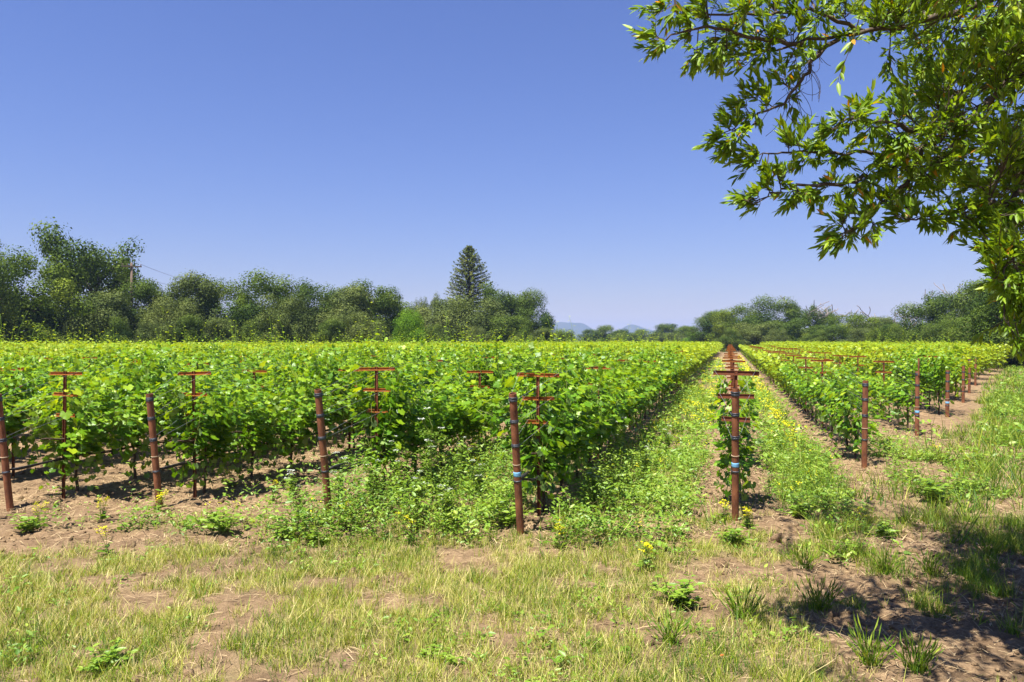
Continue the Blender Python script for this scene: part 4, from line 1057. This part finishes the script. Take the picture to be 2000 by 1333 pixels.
# ------------------------------------------------------------------ the overhanging bay tree
def bay_leaf():
    v = [(0, 0, 0)]
    for yy, ww in ((.30, .125), (.66, .108)):
        sag = -.10 * yy * yy
        v += [(-ww, yy, sag + ww * .35), (0, yy, sag), (ww, yy, sag + ww * .35)]
    v.append((0, 1, -.10))
    f = [(0, 2, 1), (0, 3, 2), (1, 2, 5), (1, 5, 4), (2, 3, 6), (2, 6, 5), (4, 5, 7), (5, 6, 7)]
    return np.array(v), np.array(f)
BAY_V, BAY_F = bay_leaf()
def bay_tree():
    r = np.random.default_rng(5); rr = random.Random(5)
    tx, ty = 7.2, 6.6
    root = empty('bay_tree', (tx, ty, gz(tx, ty)))
    tag(root, 'large leafy bay tree reaching in from the right over the headland', 'tree')
    off = Vector(root.location)
    limbs = []
    def limb(pts, r0, r1):
        pts = [Vector(p) for p in pts]
        # resample smoothly
        out = []
        n = len(pts)
        for k in range(n - 1):
            p0, p1, p2, p3 = pts[max(k - 1, 0)], pts[k], pts[k + 1], pts[min(k + 2, n - 1)]
            for s in range(5):
                t = s / 5
                out.append(.5 * ((2 * p1) + (p2 - p0) * t + (2 * p0 - 5 * p1 + 4 * p2 - p3) * t * t + (3 * p1 - p0 - 3 * p2 + p3) * t ** 3) + Vector(r.normal(0, .012, 3)))
        out.append(pts[-1]); m = len(out)
        rad = [r0 + (r1 - r0) * k / (m - 1) for k in range(m)]
        limbs.append((out, rad)); return out
    T0 = Vector((tx, ty, -.2))
    limb([T0, (tx - .1, ty, 1.6), (tx - .25, ty - .1, 3.2), (tx - .2, ty, 5.2), (tx + .1, ty, 8.2)], .26, .08)
    K1, K2, K3 = Vector((tx - .25, ty - .1, 3.4)), Vector((tx - .2, ty, 4.6)), Vector((tx - .15, ty, 2.6))
    skel = []
    skel.append(limb([K2, at(2080, -10, 6.0), at(1860, 26, 5.9), at(1770, 48, 5.8), at(1690, 62, 5.7), at(1620, 74, 5.6), at(1540, 92, 5.5), at(1440, 105, 5.4)], .032, .005))
    skel.append(limb([at(1690, 62, 5.7), at(1600, 30, 5.5), at(1500, 25, 5.4), at(1400, 30, 5.3), at(1320, 10, 5.2)], .016, .005))
    skel.append(limb([at(1560, 88, 5.52), at(1480, 75, 5.3), at(1380, 55, 5.2), at(1300, 80, 5.1)], .018, .005))
    skel.append(limb([at(1640, 70, 5.62), at(1590, 120, 5.5), at(1560, 170, 5.45), at(1500, 220, 5.4), at(1440, 265, 5.3)], .018, .005))
    skel.append(limb([K1, at(2060, 150, 5.9), at(1945, 186, 5.8), at(1895, 235, 5.7), at(1835, 272, 5.6), at(1760, 300, 5.5), at(1650, 300, 5.4), at(1560, 300, 5.3), at(1490, 300, 5.25)], .030, .005))
    skel.append(limb([at(1835, 272, 5.6), at(1760, 250, 5.3), at(1690, 235, 5.2), at(1640, 240, 5.15)], .022, .006))
    skel.append(limb([at(1780, 295, 5.5), at(1720, 340, 5.4), at(1640, 360, 5.3), at(1560, 365, 5.2), at(1500, 385, 5.15)], .022, .005))
    skel.append(limb([at(1800, 290, 5.55), at(1770, 360, 5.4), at(1710, 410, 5.3), at(1660, 450, 5.2)], .020, .005))
    skel.append(limb([K3, at(2120, 330, 5.6), at(2000, 380, 5.5), at(1930, 400, 5.4), at(1850, 415, 5.3), at(1780, 430, 5.2)], .035, .005))
    skel.append(limb([K3, at(2120, 430, 5.4), at(2020, 470, 5.2), at(1980, 500, 5.1), at(1950, 540, 5.0)], .03, .005))
    skel.append(limb([K2, at(2150, -200, 5.2), at(1950, -220, 4.9), at(1750, -160, 4.6), at(1560, -120, 4.4), at(1420, -80, 4.3)], .07, .008))
    skel.append(limb([K2, at(2200, -100, 7.2), at(2000, 40, 7.6), at(1880, 100, 7.8), at(1800, 150, 7.9)], .06, .01))
    skel.append(limb([K1, at(2200, 250, 7.0), at(2040, 260, 7.4), at(1930, 300, 7.6)], .05, .01))
    skel.append(limb([K2, Vector((6.0, 7.2, 6.2)), Vector((4.4, 7.9, 7.0)), Vector((3.0, 8.0, 7.2)), Vector((1.8, 7.9, 7.1))], .05, .008))
    SK = np.array([list(p) for l in skel for p in l]); SKr = np.array([rad for l, (pts, rads) in zip(skel, limbs[1:]) for rad in rads])
    # leafy sprays: (px, py, z, radius px, twigs)
    B = [(1262, 72, 5.1, 20, 4), (1290, 95, 5.1, 16, 3), (1283, 22, 5.2, 24, 4), (1325, 18, 5.2, 26, 5), (1375, 22, 5.25, 28, 6), (1345, 62, 5.2, 22, 4), (1362, 118, 5.2, 24, 5), (1395, 96, 5.25, 26, 6), (1420, 60, 5.3, 30, 7), (1440, 20, 5.3, 32, 8),
         (1450, 110, 5.35, 28, 6), (1490, 50, 5.35, 34, 9), (1500, 95, 5.4, 28, 6), (1535, 20, 5.4, 34, 8), (1545, 60, 5.45, 30, 6), (1595, 40, 5.5, 34, 7), (1555, 118, 5.45, 24, 4), (1600, 100, 5.5, 24, 3), (1650, 20, 5.6, 34, 7), (1655, 62, 5.6, 28, 4),
         (1710, 30, 5.7, 38, 9), (1410, 130, 5.25, 16, 2),
         (1478, 172, 5.4, 20, 4), (1500, 185, 5.4, 22, 4), (1450, 200, 5.35, 20, 4), (1430, 228, 5.3, 18, 4), (1475, 225, 5.35, 22, 4), (1530, 160, 5.45, 20, 3), (1540, 200, 5.45, 18, 2), (1390, 268, 5.25, 16, 4), (1412, 290, 5.25, 18, 4), (1440, 278, 5.3, 18, 4), (1452, 320, 5.25, 18, 4),
         (1475, 300, 5.25, 14, 3), (1535, 265, 5.3, 16, 4), (1565, 270, 5.3, 18, 4), (1600, 285, 5.3, 22, 5), (1570, 310, 5.3, 18, 4), (1625, 255, 5.2, 24, 6), (1660, 235, 5.15, 24, 7), (1685, 210, 5.2, 18, 4), (1700, 250, 5.2, 26, 7), (1650, 300, 5.3, 24, 5),
         (1735, 215, 5.3, 22, 5), (1740, 270, 5.3, 28, 7), (1720, 310, 5.4, 24, 5), (1500, 330, 5.2, 16, 3), (1520, 345, 5.2, 18, 4), (1495, 365, 5.15, 16, 4), (1470, 390, 5.15, 16, 4), (1450, 388, 5.15, 10, 2), (1560, 375, 5.2, 20, 5), (1590, 385, 5.2, 20, 4), (1545, 395, 5.2, 14, 2),
         (1620, 360, 5.3, 20, 4), (1650, 385, 5.3, 20, 4), (1690, 350, 5.35, 24, 5), (1640, 425, 5.25, 22, 5), (1680, 415, 5.25, 24, 6), (1720, 390, 5.3, 24, 5), (1640, 465, 5.2, 16, 4), (1625, 478, 5.2, 8, 2), (1665, 448, 5.2, 18, 4), (1710, 440, 5.25, 20, 4), (1745, 420, 5.3, 20, 4),
         (1790, 425, 5.2, 18, 4), (1815, 430, 5.2, 16, 4), (1770, 405, 5.25, 18, 3), (1850, 420, 5.25, 22, 4), (1870, 405, 5.3, 14, 2), (1780, 370, 5.4, 26, 4), (1830, 360, 5.4, 30, 4), (1740, 140, 5.7, 16, 3), (1760, 170, 5.6, 22, 5)]
    # the dense crown on the right
    for k in range(215):
        px = rr.uniform(1752, 2120); py = rr.uniform(-80, 455)
        if px < 1800 and (190 < py < 205 or py > 330): continue
        if px < 1775 and 60 < py < 200: continue
        if px < 1880 and py > 350: continue
        z = rr.uniform(5.0, 7.8); B.append((px, py, z, rr.uniform(28, 44) * 5.5 / z, rr.choice([5, 6, 7, 9])))
    for px, py, z, rd, n in [(1920, 455, 5.1, 26, 6), (1915, 425, 5.2, 26, 5), (1960, 440, 5.2, 30, 7), (1985, 480, 5.1, 30, 7), (1955, 490, 5.05, 24, 6), (1942, 525, 5.0, 18, 5), (1965, 550, 5.0, 24, 6), (1990, 525, 5.0, 26, 7),
                             (2000, 580, 4.95, 22, 6), (1985, 605, 4.95, 18, 4), (2020, 545, 5.0, 30, 6), (2030, 480, 5.1, 34, 6), (2020, 620, 4.9, 24, 4), (1993, 672, 4.9, 12, 3), (2020, 665, 4.9, 18, 4)]: B.append((px, py, z, rd, n))
    # crown above and beside the frame, whose shade falls on the headland
    for k in range(22):
        x, z, h = rr.uniform(1.5, 4.2), rr.uniform(7.2, 8.6), rr.uniform(6.7, 7.6); B.append((1000 + x / z * FPX, 667 - (h - H_CAM) / z * FPX, z, .3 / z * FPX, 7))
    for k in range(135):
        z = rr.uniform(2.5, 7.6); x = rr.uniform(.9 + .3 * max(0, z - 5), 9.0); h = rr.uniform(H_CAM + .47 * z, H_CAM + .47 * z + 2.2)
        if x < .667 * z and h < H_CAM + .47 * z: continue
        B.append((1000 + x / z * FPX, 667 - (h - H_CAM) / z * FPX, z, rr.uniform(.22, .42) / z * FPX, rr.choice([6, 8, 9])))
    LY, LN, LT, LS, LVv = [], [], [], [], []; twigs = []
    B = [(a_, b_, c_, d_, int(round(e_ * 1.5)) if (-30 < b_ and a_ < 2080) else e_) for a_, b_, c_, d_, e_ in B]
    for k in range(10):
        B.append((rr.uniform(1955, 2110), rr.uniform(430, 640), rr.uniform(5.0, 6.6), rr.uniform(22, 34), rr.choice([5, 6, 7])))
    for px, py, z, rd, n in B:
        C = np.array(at(px, py, z)); Rw = rd / FPX * z
        d2 = np.linalg.norm(SK - C, axis=1) + np.maximum(0, (C[0] - SK[:, 0])) * .8
        a0 = SK[d2.argmin()]; a0 = np.array(a0)
        mid = a0 * .45 + C * .55 + np.array([0, 0, -.03]) + r.normal(0, .03, 3)
        d_in = C - a0; dl = np.linalg.norm(d_in) + 1e-6
        if dl > .05: twigs.append(([Vector(a0), Vector(mid), Vector(C)], [min(.010, .004 + dl * .006), .005, .0035]))
        depth_z = r.normal(0, .55, n) * Rw * 2
        for t in range(n):
            dv = unit(r.normal(size=3)); dv = dv * (r.random() ** .4) * Rw * 1.25; dv[1] += depth_z[t]
            tip = C + dv
            base = (mid if r.random() < .5 else C) * .7 + a0 * .3 if dl > .05 else C
            tw = tip - base; L = np.linalg.norm(tw); tw = tw / (L + 1e-6)
            out = unit(tw + d_in / dl * .7 + np.array([-.25, 0, r.uniform(-.25, .25)]))
            bend = (base + tip) / 2 + np.array([0, 0, -.10 * L]) + r.normal(0, .02, 3)
            P = [base * (1 - s) ** 2 + 2 * bend * s * (1 - s) + tip * s * s for s in (0, .25, .5, .75, 1)]
            P.append(tip + out * .05)
            twigs.append(([Vector(p) for p in P], [.0035, .003, .0028, .0024, .002, .0014]))
            young = np.clip(r.normal(.5, .2), 0, 1)
            m = int(r.integers(13, 21))
            for s in range(m):
                u = r.random() ** .8; seg = min(4, 1 + int(u * 4)); f = (u * 4) % 1
                pos = P[seg] * (1 - f) + P[min(5, seg + 1)] * f
                a = s * 2.4 + r.uniform(-.3, .3)
                e1 = unit(np.cross(out, [0.3, .2, 1])); e2 = np.cross(out, e1)
                side = e1 * math.cos(a) + e2 * math.sin(a)
                w_ = .55 + .5 * (1 - u)
                yd = unit(out * (1.25 - .4 * (1 - u)) + side * w_ * .8 + np.array([-.1, 0, .10]) + r.normal(0, .15, 3))
                LY.append(yd); LN.append(unit(np.array([-.35, -.62, .75]) + side * .2 + r.normal(0, .50, 3))); LT.append(pos)
                LS.append(r.uniform(.050, .094)); LVv.append(np.clip(.24 + .52 * young * (.5 + .6 * u) + r.normal(0, .10), 0, .93) if r.random() > .012 else 1.0)
    LY, LN, LT, LS, LVv = map(np.array, (LY, LN, LT, LS, LVv))
    print('bay leaves', len(LT), 'twigs', len(twigs))
    Rm = frames(LY, LN, LS); offn = np.array(off)
    # the leaves that show largest are objects of their own
    pxx = 1000 + LT[:, 0] / LT[:, 1] * FPX; pyy = 667 - (LT[:, 2] - H_CAM) / LT[:, 1] * FPX
    vis = (pxx > 5) & (pxx < 1990) & (pyy > 5) & (pyy < 1300)
    tipp = LT + LY * LS[:, None]
    ln = np.hypot(tipp[:, 0] / tipp[:, 1] - LT[:, 0] / LT[:, 1], tipp[:, 2] / tipp[:, 1] - LT[:, 2] / LT[:, 1] - H_CAM * (1 / tipp[:, 1] - 1 / LT[:, 1]))
    score = np.where(vis & (pxx < 1900), ln, 0); pick = np.argsort(-score)[:300]
    mask = np.ones(len(LT), bool); mask[pick] = False
    seen = (pxx > -20) & (pxx < 2040) & (pyy > -40)
    ga_ = instance_geo(BAY_V, BAY_F, Rm[mask & seen], LT[mask & seen] - offn, LVv[mask & seen])
    gb_ = instance_geo(WLV, WLF, Rm[mask & ~seen], LT[mask & ~seen] - offn, LVv[mask & ~seen])
    V, F, A = join_geo([ga_, gb_])
    tag(link('foliage', new_mesh('foliage', V, F, var=A, mats=[M['bay']]), root), kind='stuff')
    LM = [new_mesh('leaf', BAY_V, BAY_F, var=np.full(len(BAY_F), v), mats=[M['bay']]) for v in (.15, .3, .45, .6, .75, .9)]
    for k in pick:
        o = link('leaf', LM[min(5, int(LVv[k] * 6))], root)
        m4 = Matrix.Identity(4)
        for a in range(3):
            for b in range(3): m4[a][b] = Rm[k][a, b]
            m4[a][3] = LT[k][a] - offn[a]
        o.matrix_local = m4
    for k, (pts, rad) in enumerate(limbs):
        mb = MB(); mb.tube([p - off for p in pts], rad, 10 if k == 0 else 7); link('trunk' if k == 0 else 'limb', mb.mesh('limb', [M['bay_wood']], True), root)
    mb = MB()
    for pts, rad in twigs: mb.tube([p - off for p in pts], rad, 3, cap=False)
    for k in range(130):                            # bare hanging twigs in the shaded inside of the crown
        px, py = rr.choice([(1600, 130), (1560, 200), (1680, 170), (1750, 330), (1800, 380), (1850, 330), (1900, 380), (1930, 300), (1700, 370)]); px += rr.gauss(0, 28); py += rr.gauss(0, 22)
        A = at(px, py, 5.5); A = Vector(SK[np.linalg.norm(SK - np.array(A), axis=1).argmin()]); Bp = A + Vector((rr.uniform(-.25, .15), rr.uniform(-.1, .1), rr.uniform(-.28, .12))); mm = (A + Bp) / 2 + Vector((rr.uniform(-.08, .08), 0, rr.uniform(-.12, .02)))
        P = [A * (1 - s) ** 2 + 2 * mm * s * (1 - s) + Bp * s * s for s in (0, .2, .4, .6, .8, 1)]
        mb.tube([p - off for p in P], .0022, 3, cap=False)
    tag(link('twigs', mb.mesh('twigs', [M['bay_wood']]), root), kind='stuff')
bay_tree()

# ------------------------------------------------------------------ single weeds that stand out
def tri(F):
    out = []
    for f in F:
        for j in range(1, len(f) - 1): out.append((f[0], f[j], f[j + 1]))
    return np.array(out)
def curved(r, p0, d, L, n=5, w=.10, up=.0):
    P = [np.array(p0, float)]; d = unit(np.array(d, float))
    for k in range(n):
        d = unit(d + r.normal(0, w, 3) + np.array([0, 0, up])); P.append(P[-1] + d * L / n)
    return P
def leaf_set(Y, N, T, S_, A_, tv=None, tf=None):
    return instance_geo(WV if tv is None else tv, WF if tf is None else tf, frames(np.array(Y, float), np.array(N, float), np.array(S_, float)), np.array(T, float), np.array(A_, float))
def plant(kind, x, y, h, label, seed, cat, group=None, name=None):
    r = np.random.default_rng(seed)
    root = empty(name or {'mustard': 'mustard_plant', 'umbel': 'umbel_plant', 'leafy': 'leafy_weed', 'tuft': 'grass_tuft'}[kind], (x, y, gz(x, y) - .01), r.uniform(0, 6.28))
    tag(root, label, cat, group)
    stems, Y, N, T, S_, A_, heads = [], [], [], [], [], [], []
    def leaf(p, d, s, v, n=(0, 0, 1)):
        Y.append(d); N.append(np.array(n, float) + r.normal(0, .3, 3)); T.append(p); S_.append(s); A_.append(np.clip(v + r.normal(0, .1), 0, 1))
    if kind == 'mustard':
        for st in range(int(r.integers(2, 5))):
            a = r.uniform(0, 6.28); P = curved(r, (r.normal(0, .02), r.normal(0, .02), 0), (math.cos(a) * .22, math.sin(a) * .22, 1), h * r.uniform(.75, 1.05), 7, .07)
            stems.append((P, .004))
            for k in range(1, 6):
                for _ in range(3 if k < 3 else 1):
                    b = r.uniform(0, 6.28); leaf(P[k], (math.cos(b), math.sin(b), .35), (.13 - .017 * k) * r.uniform(.6, 1.2), .45)
            ends = [P[-1]]
            for k in (4, 5, 6):
                b = r.uniform(0, 6.28); Q = curved(r, P[k], (math.cos(b) * .6, math.sin(b) * .6, 1), h * .2, 3, .06); stems.append((Q, .0025)); ends.append(Q[-1])
            heads += [('yellow', e, r.uniform(.013, .026), 9) for e in ends]
    elif kind == 'umbel':
        P = curved(r, (0, 0, 0), (r.normal(0, .08), r.normal(0, .08), 1), h, 9, .04); stems.append((P, .008))
        for k in range(1, 9):
            for _ in range(3):
                a = r.uniform(0, 6.28); L = h * (.30 if k < 5 else .17) * r.uniform(.7, 1.2)
                Q = curved(r, P[k], (math.cos(a), math.sin(a), .45), L, 5, .10, -.04); stems.append((Q, .003))
                for q_ in Q[1:]:
                    for _2 in range(9):                # feathery leaflets
                        b = r.uniform(0, 6.28); leaf(q_ + r.normal(0, .03, 3), (math.cos(b), math.sin(b), .2), r.uniform(.02, .055), .5)
        for k in range(5, 10):
            a = r.uniform(0, 6.28); Q = curved(r, P[k], (math.cos(a) * .7, math.sin(a) * .7, 1), h * .22, 4, .06); stems.append((Q, .003)); heads.append(('white', Q[-1], r.uniform(.03, .05), 34))
    elif kind == 'leafy':
        for st in range(int(9 + h * 30)):
            a = r.uniform(0, 6.28); P = curved(r, (r.normal(0, .05), r.normal(0, .05), 0), (math.cos(a) * .7, math.sin(a) * .7, 1), h * r.uniform(.5, 1.15), 5, .12, -.03)
            stems.append((P, .0035))
            for k in range(1, 6):
                for _ in range(3):
                    b = r.uniform(0, 6.28); leaf(P[k], (math.cos(b), math.sin(b), .2), r.uniform(.05, .12) * (.6 + h), .55)
    elif kind == 'tuft':
        for st in range(60):
            a = r.uniform(0, 6.28); L = h * r.uniform(.5, 1.1); e = r.uniform(.15, .8)
            p0 = np.array([r.normal(0, .03), r.normal(0, .03), 0]); d0 = np.array([math.cos(a) * e, math.sin(a) * e, 1])
            P = curved(r, p0, d0, L, 3, .05, -.12)
            for k in range(3):
                Y.append(P[k + 1] - P[k]); N.append([math.cos(a), math.sin(a), .3]); T.append(P[k]); S_.append(np.linalg.norm(P[k + 1] - P[k]) * 1.15); A_.append(np.clip(.25 + r.normal(0, .12), 0, 1))
    if stems:
        mb = MB()
        for P, rad in stems: mb.tube([Vector(p) for p in P], [rad * (1 - .6 * k / len(P)) for k in range(len(P))], 4, cap=False)
        link('stem', mb.mesh('stem', [M['shoot']], True), root)
    V, F, A = leaf_set(Y, N, T, S_, A_, *((WLV * np.array([.16, 1, 1]), WLF) if kind == 'tuft' else (None, None)))
    tag(link('foliage', new_mesh('foliage', V, F, var=A, mats=[M['grass' if kind == 'tuft' else 'weed']]), root), kind='stuff')
    for mt, e, rad, n in heads:
        a = r.uniform(0, 6.28, n); rr_ = np.sqrt(r.random(n)) * rad
        Tt = np.stack([np.cos(a) * rr_, np.sin(a) * rr_, r.normal(0, rad * (.35 if mt == 'yellow' else .15), n)], -1)
        V, F, A = leaf_set(np.stack([np.cos(a), np.sin(a), np.full(n, .2)], -1), np.tile([0, -.2, 1.0], (n, 1)), Tt, np.full(n, .024 if mt == 'yellow' else .018), r.random(n), WLV * np.array([1.6, 1, 1]), WLF)
        tag(link('flower_head', new_mesh('flower_head', V, F, var=A, mats=[M[mt]]), root, tuple(e)), kind='stuff')
    return root
def plant_px(kind, px, py, h, label, seed, cat): return plant(kind, *ground_px(px, py), h, label, seed, cat)
PL = [
 ('umbel', 850, 1000, 1.25, 'tall feathery weed with white umbels, highest of the weeds between two leaning posts', 'weed'),
 ('umbel', 775, 985, .85, 'feathery green weed with small white umbels, just left of the tallest one', 'weed'),
 ('umbel', 722, 1005, .6, 'shorter feathery weed right of the weed-hidden end post', 'weed'),
 ('umbel', 905, 960, .75, 'feathery weed with white umbels between the tallest weed and the blue-banded post', 'weed'),
 ('umbel', 1215, 905, .75, 'feathery weed with white umbels at the edge of the alley by the vine wall', 'weed'),
 ('umbel', 1300, 900, .6, 'feathery weed in the middle of the alley left of the crossarm row', 'weed'),
 ('umbel', 660, 985, .62, 'feathery weed just right of the weed-hidden post', 'weed'),
 ('umbel', 585, 1000, .55, 'feathery weed left of the weed-hidden post', 'weed'),
 ('umbel', 815, 1030, .62, 'pale feathery weed in front of the tallest one', 'weed'),
 ('umbel', 945, 1000, .62, 'feathery weed close to the left of the blue-banded leaning post', 'weed'),
 ('umbel', 880, 1040, .50, 'low feathery weed right of and before the tallest one', 'weed'),
 ('umbel', 1255, 960, .62, 'tall feathery weed at the near end of the alley', 'weed'),
 ('umbel', 1160, 1000, .5, 'feathery weed left of the alley mouth by the vine wall', 'weed'),
 ('mustard', 308, 1008, .32, 'wild mustard with yellow flowers at the foot of the second post from the left', 'mustard'),
 ('mustard', 196, 1022, .30, 'small yellow mustard on bare soil between the two leftmost posts', 'mustard'),
 ('mustard', 212, 1085, .34, 'lone yellow mustard at the edge of the dry grass on the left', 'mustard'),
 ('mustard', 80, 1030, .34, 'yellow mustard right of the leftmost post', 'mustard'),
 ('mustard', 448, 962, .34, 'yellow mustard left of the weed patch, before the third vine row', 'mustard'),
 ('mustard', 535, 985, .36, 'yellow mustard in the weed patch left of the weed-hidden post', 'mustard'),
 ('mustard', 668, 1040, .36, 'yellow mustard right at the foot of the weed-hidden post', 'mustard'),
 ('mustard', 808, 1065, .42, 'yellow mustard below the tallest feathery weed', 'mustard'),
 ('mustard', 935, 930, .38, 'yellow mustard under the vines left of the blue-banded leaning post', 'mustard'),
 ('mustard', 1095, 1070, .36, 'yellow mustard in straw right of the blue-banded leaning post', 'mustard'),
 ('mustard', 1182, 965, .50, 'tall yellow mustard clump in the alley beside the vine wall', 'mustard'),
 ('mustard', 1262, 1112, .32, 'yellow mustard at the near end of the weedy alley', 'mustard'),
 ('mustard', 1417, 1025, .30, 'yellow mustard left of the foot of the crossarm row post', 'mustard'),
 ('mustard', 1462, 1040, .28, 'small yellow mustard right of the foot of the crossarm row post', 'mustard'),
 ('mustard', 1693, 1035, .34, 'spindly yellow mustard on shaded bare soil right of the crossarm row', 'mustard'),
 ('mustard', 1835, 900, .34, 'yellow mustard behind the big leafy weed on the headland', 'mustard'),
 ('leafy', 1830, 985, .52, 'big dark leafy weed on the headland right of the slim post', 'weed'),
 ('leafy', 1895, 960, .32, 'leafy weed right of the big dark one on the headland', 'weed'),
 ('leafy', 1562, 1010, .34, 'leafy weed in the shade right of the crossarm row post', 'weed'),
 ('leafy', 1428, 1065, .28, 'leafy weed at the very foot of the crossarm row post', 'weed'),
 ('leafy', 1722, 1045, .22, 'low leafy weed on bare soil behind the spindly mustard', 'weed'),
 ('leafy', 1600, 920, .28, 'leafy weed between the crossarm row and the slim dark post', 'weed'),
 ('leafy', 995, 1035, .36, 'broad-leaved weed just left of the blue-banded leaning post', 'weed'),
 ('leafy', 430, 1048, .34, 'broad-leaved weed clump right of the second post from the left', 'weed'),
 ('leafy', 560, 1050, .26, 'low spreading weed left of the weed-hidden post', 'weed'),
 ('leafy', 620, 1060, .26, 'low leafy weed below the weed-hidden post', 'weed'),
 ('leafy', 60, 1040, .26, 'leafy weed at the foot of the leftmost post', 'weed'),
 ('leafy', 200, 1300, .16, 'dark low weed in the dry grass at the bottom left', 'weed'),
 ('leafy', 850, 1280, .10, 'small clover-like weed in the dry grass at the bottom centre', 'weed'),
 ('leafy', 1325, 1180, .28, 'leafy weed between the dry grass and the shaded soil', 'weed'),
 ('tuft', 1700, 1300, .34, 'bright grass tuft in the tree shade at the bottom right', 'grass tuft'),
 ('tuft', 1790, 1320, .30, 'right-hand grass tuft in the tree shade at the bottom right', 'grass tuft'),
 ('tuft', 1450, 1210, .32, 'grass tuft at the left end of the tree shade', 'grass tuft'),
 ('tuft', 1600, 1190, .32, 'grass tuft in the middle of the tree shade', 'grass tuft'),
 ('tuft', 1730, 1130, .28, 'grass tuft on sunlit soil above the dark shade band', 'grass tuft'),
 ('tuft', 1815, 1120, .26, 'grass tuft right of the sunlit soil patch', 'grass tuft'),
 ('tuft', 1570, 1110, .28, 'grass tuft below the crossarm row post to its right', 'grass tuft'),
 ('tuft', 1930, 1090, .34, 'grass tuft in shade near the right edge', 'grass tuft'),
 ('tuft', 1310, 1255, .30, 'grass tuft at the right end of the dry grass', 'grass tuft'),
]
for n_, t in enumerate(PL): plant_px(t[0], t[1], t[2], t[3], t[4], 5000 + n_, t[5])

# fallen red leaf, orange leaf and a dead twig under the tree
def fallen_leaf(px, py, s, label, rz):
    x, y = ground_px(px, py); v = BAY_V * np.array([1.7, 1, 1]) * s; v[:, 2] = v[:, 2] * 1.5
    o = link('fallen_leaf', new_mesh('fallen_leaf', v, BAY_F, mats=[M['redleaf']]), None, (x, y, gz(x, y) + .03), (.35, .1, rz)); tag(o, label, 'leaf')
fallen_leaf(1638, 1042, .14, 'red dead leaf on the soil right of the crossarm row post', 1.0)
fallen_leaf(1418, 1290, .07, 'small orange dead leaf at the bottom of the photo', 2.2)
x, y = ground_px(1895, 1195); mb = MB()
mb.tube([Vector((0, 0, .015)), Vector((.12, -.04, .03)), Vector((.28, -.13, .022)), Vector((.42, -.24, .02))], [.006, .005, .004, .002], 5)
mb.tube([Vector((.12, -.04, .03)), Vector((.25, -.01, .035)), Vector((.34, -.03, .02))], [.004, .003, .0015], 5)
o = link('dead_twig', mb.mesh('dead_twig', [M['snag']], True), None, (x, y, gz(x, y))); tag(o, 'pale forked dead twig on the shaded soil at the right', 'twig')

# ------------------------------------------------------------------ haze: even, pale air that fades the far woods and hills
hb = MB(); hb.box((-5600, -5600, -2.5), (5600, 5600, 125.0))
hm = bpy.data.materials.new('haze_air'); hm.use_nodes = True; hn = hm.node_tree
hn.nodes.remove(hn.nodes['Principled BSDF']); pv = hn.nodes.new('ShaderNodeVolumePrincipled')
pv.inputs['Color'].default_value = (0.40, 0.58, 0.95, 1); pv.inputs['Density'].default_value = 1.7e-4; pv.inputs['Anisotropy'].default_value = 0.2
hn.links.new(pv.outputs[0], hn.nodes['Material Output'].inputs['Volume'])
ho = link('haze', hb.mesh('haze', [hm])); ho['kind'] = 'stuff'
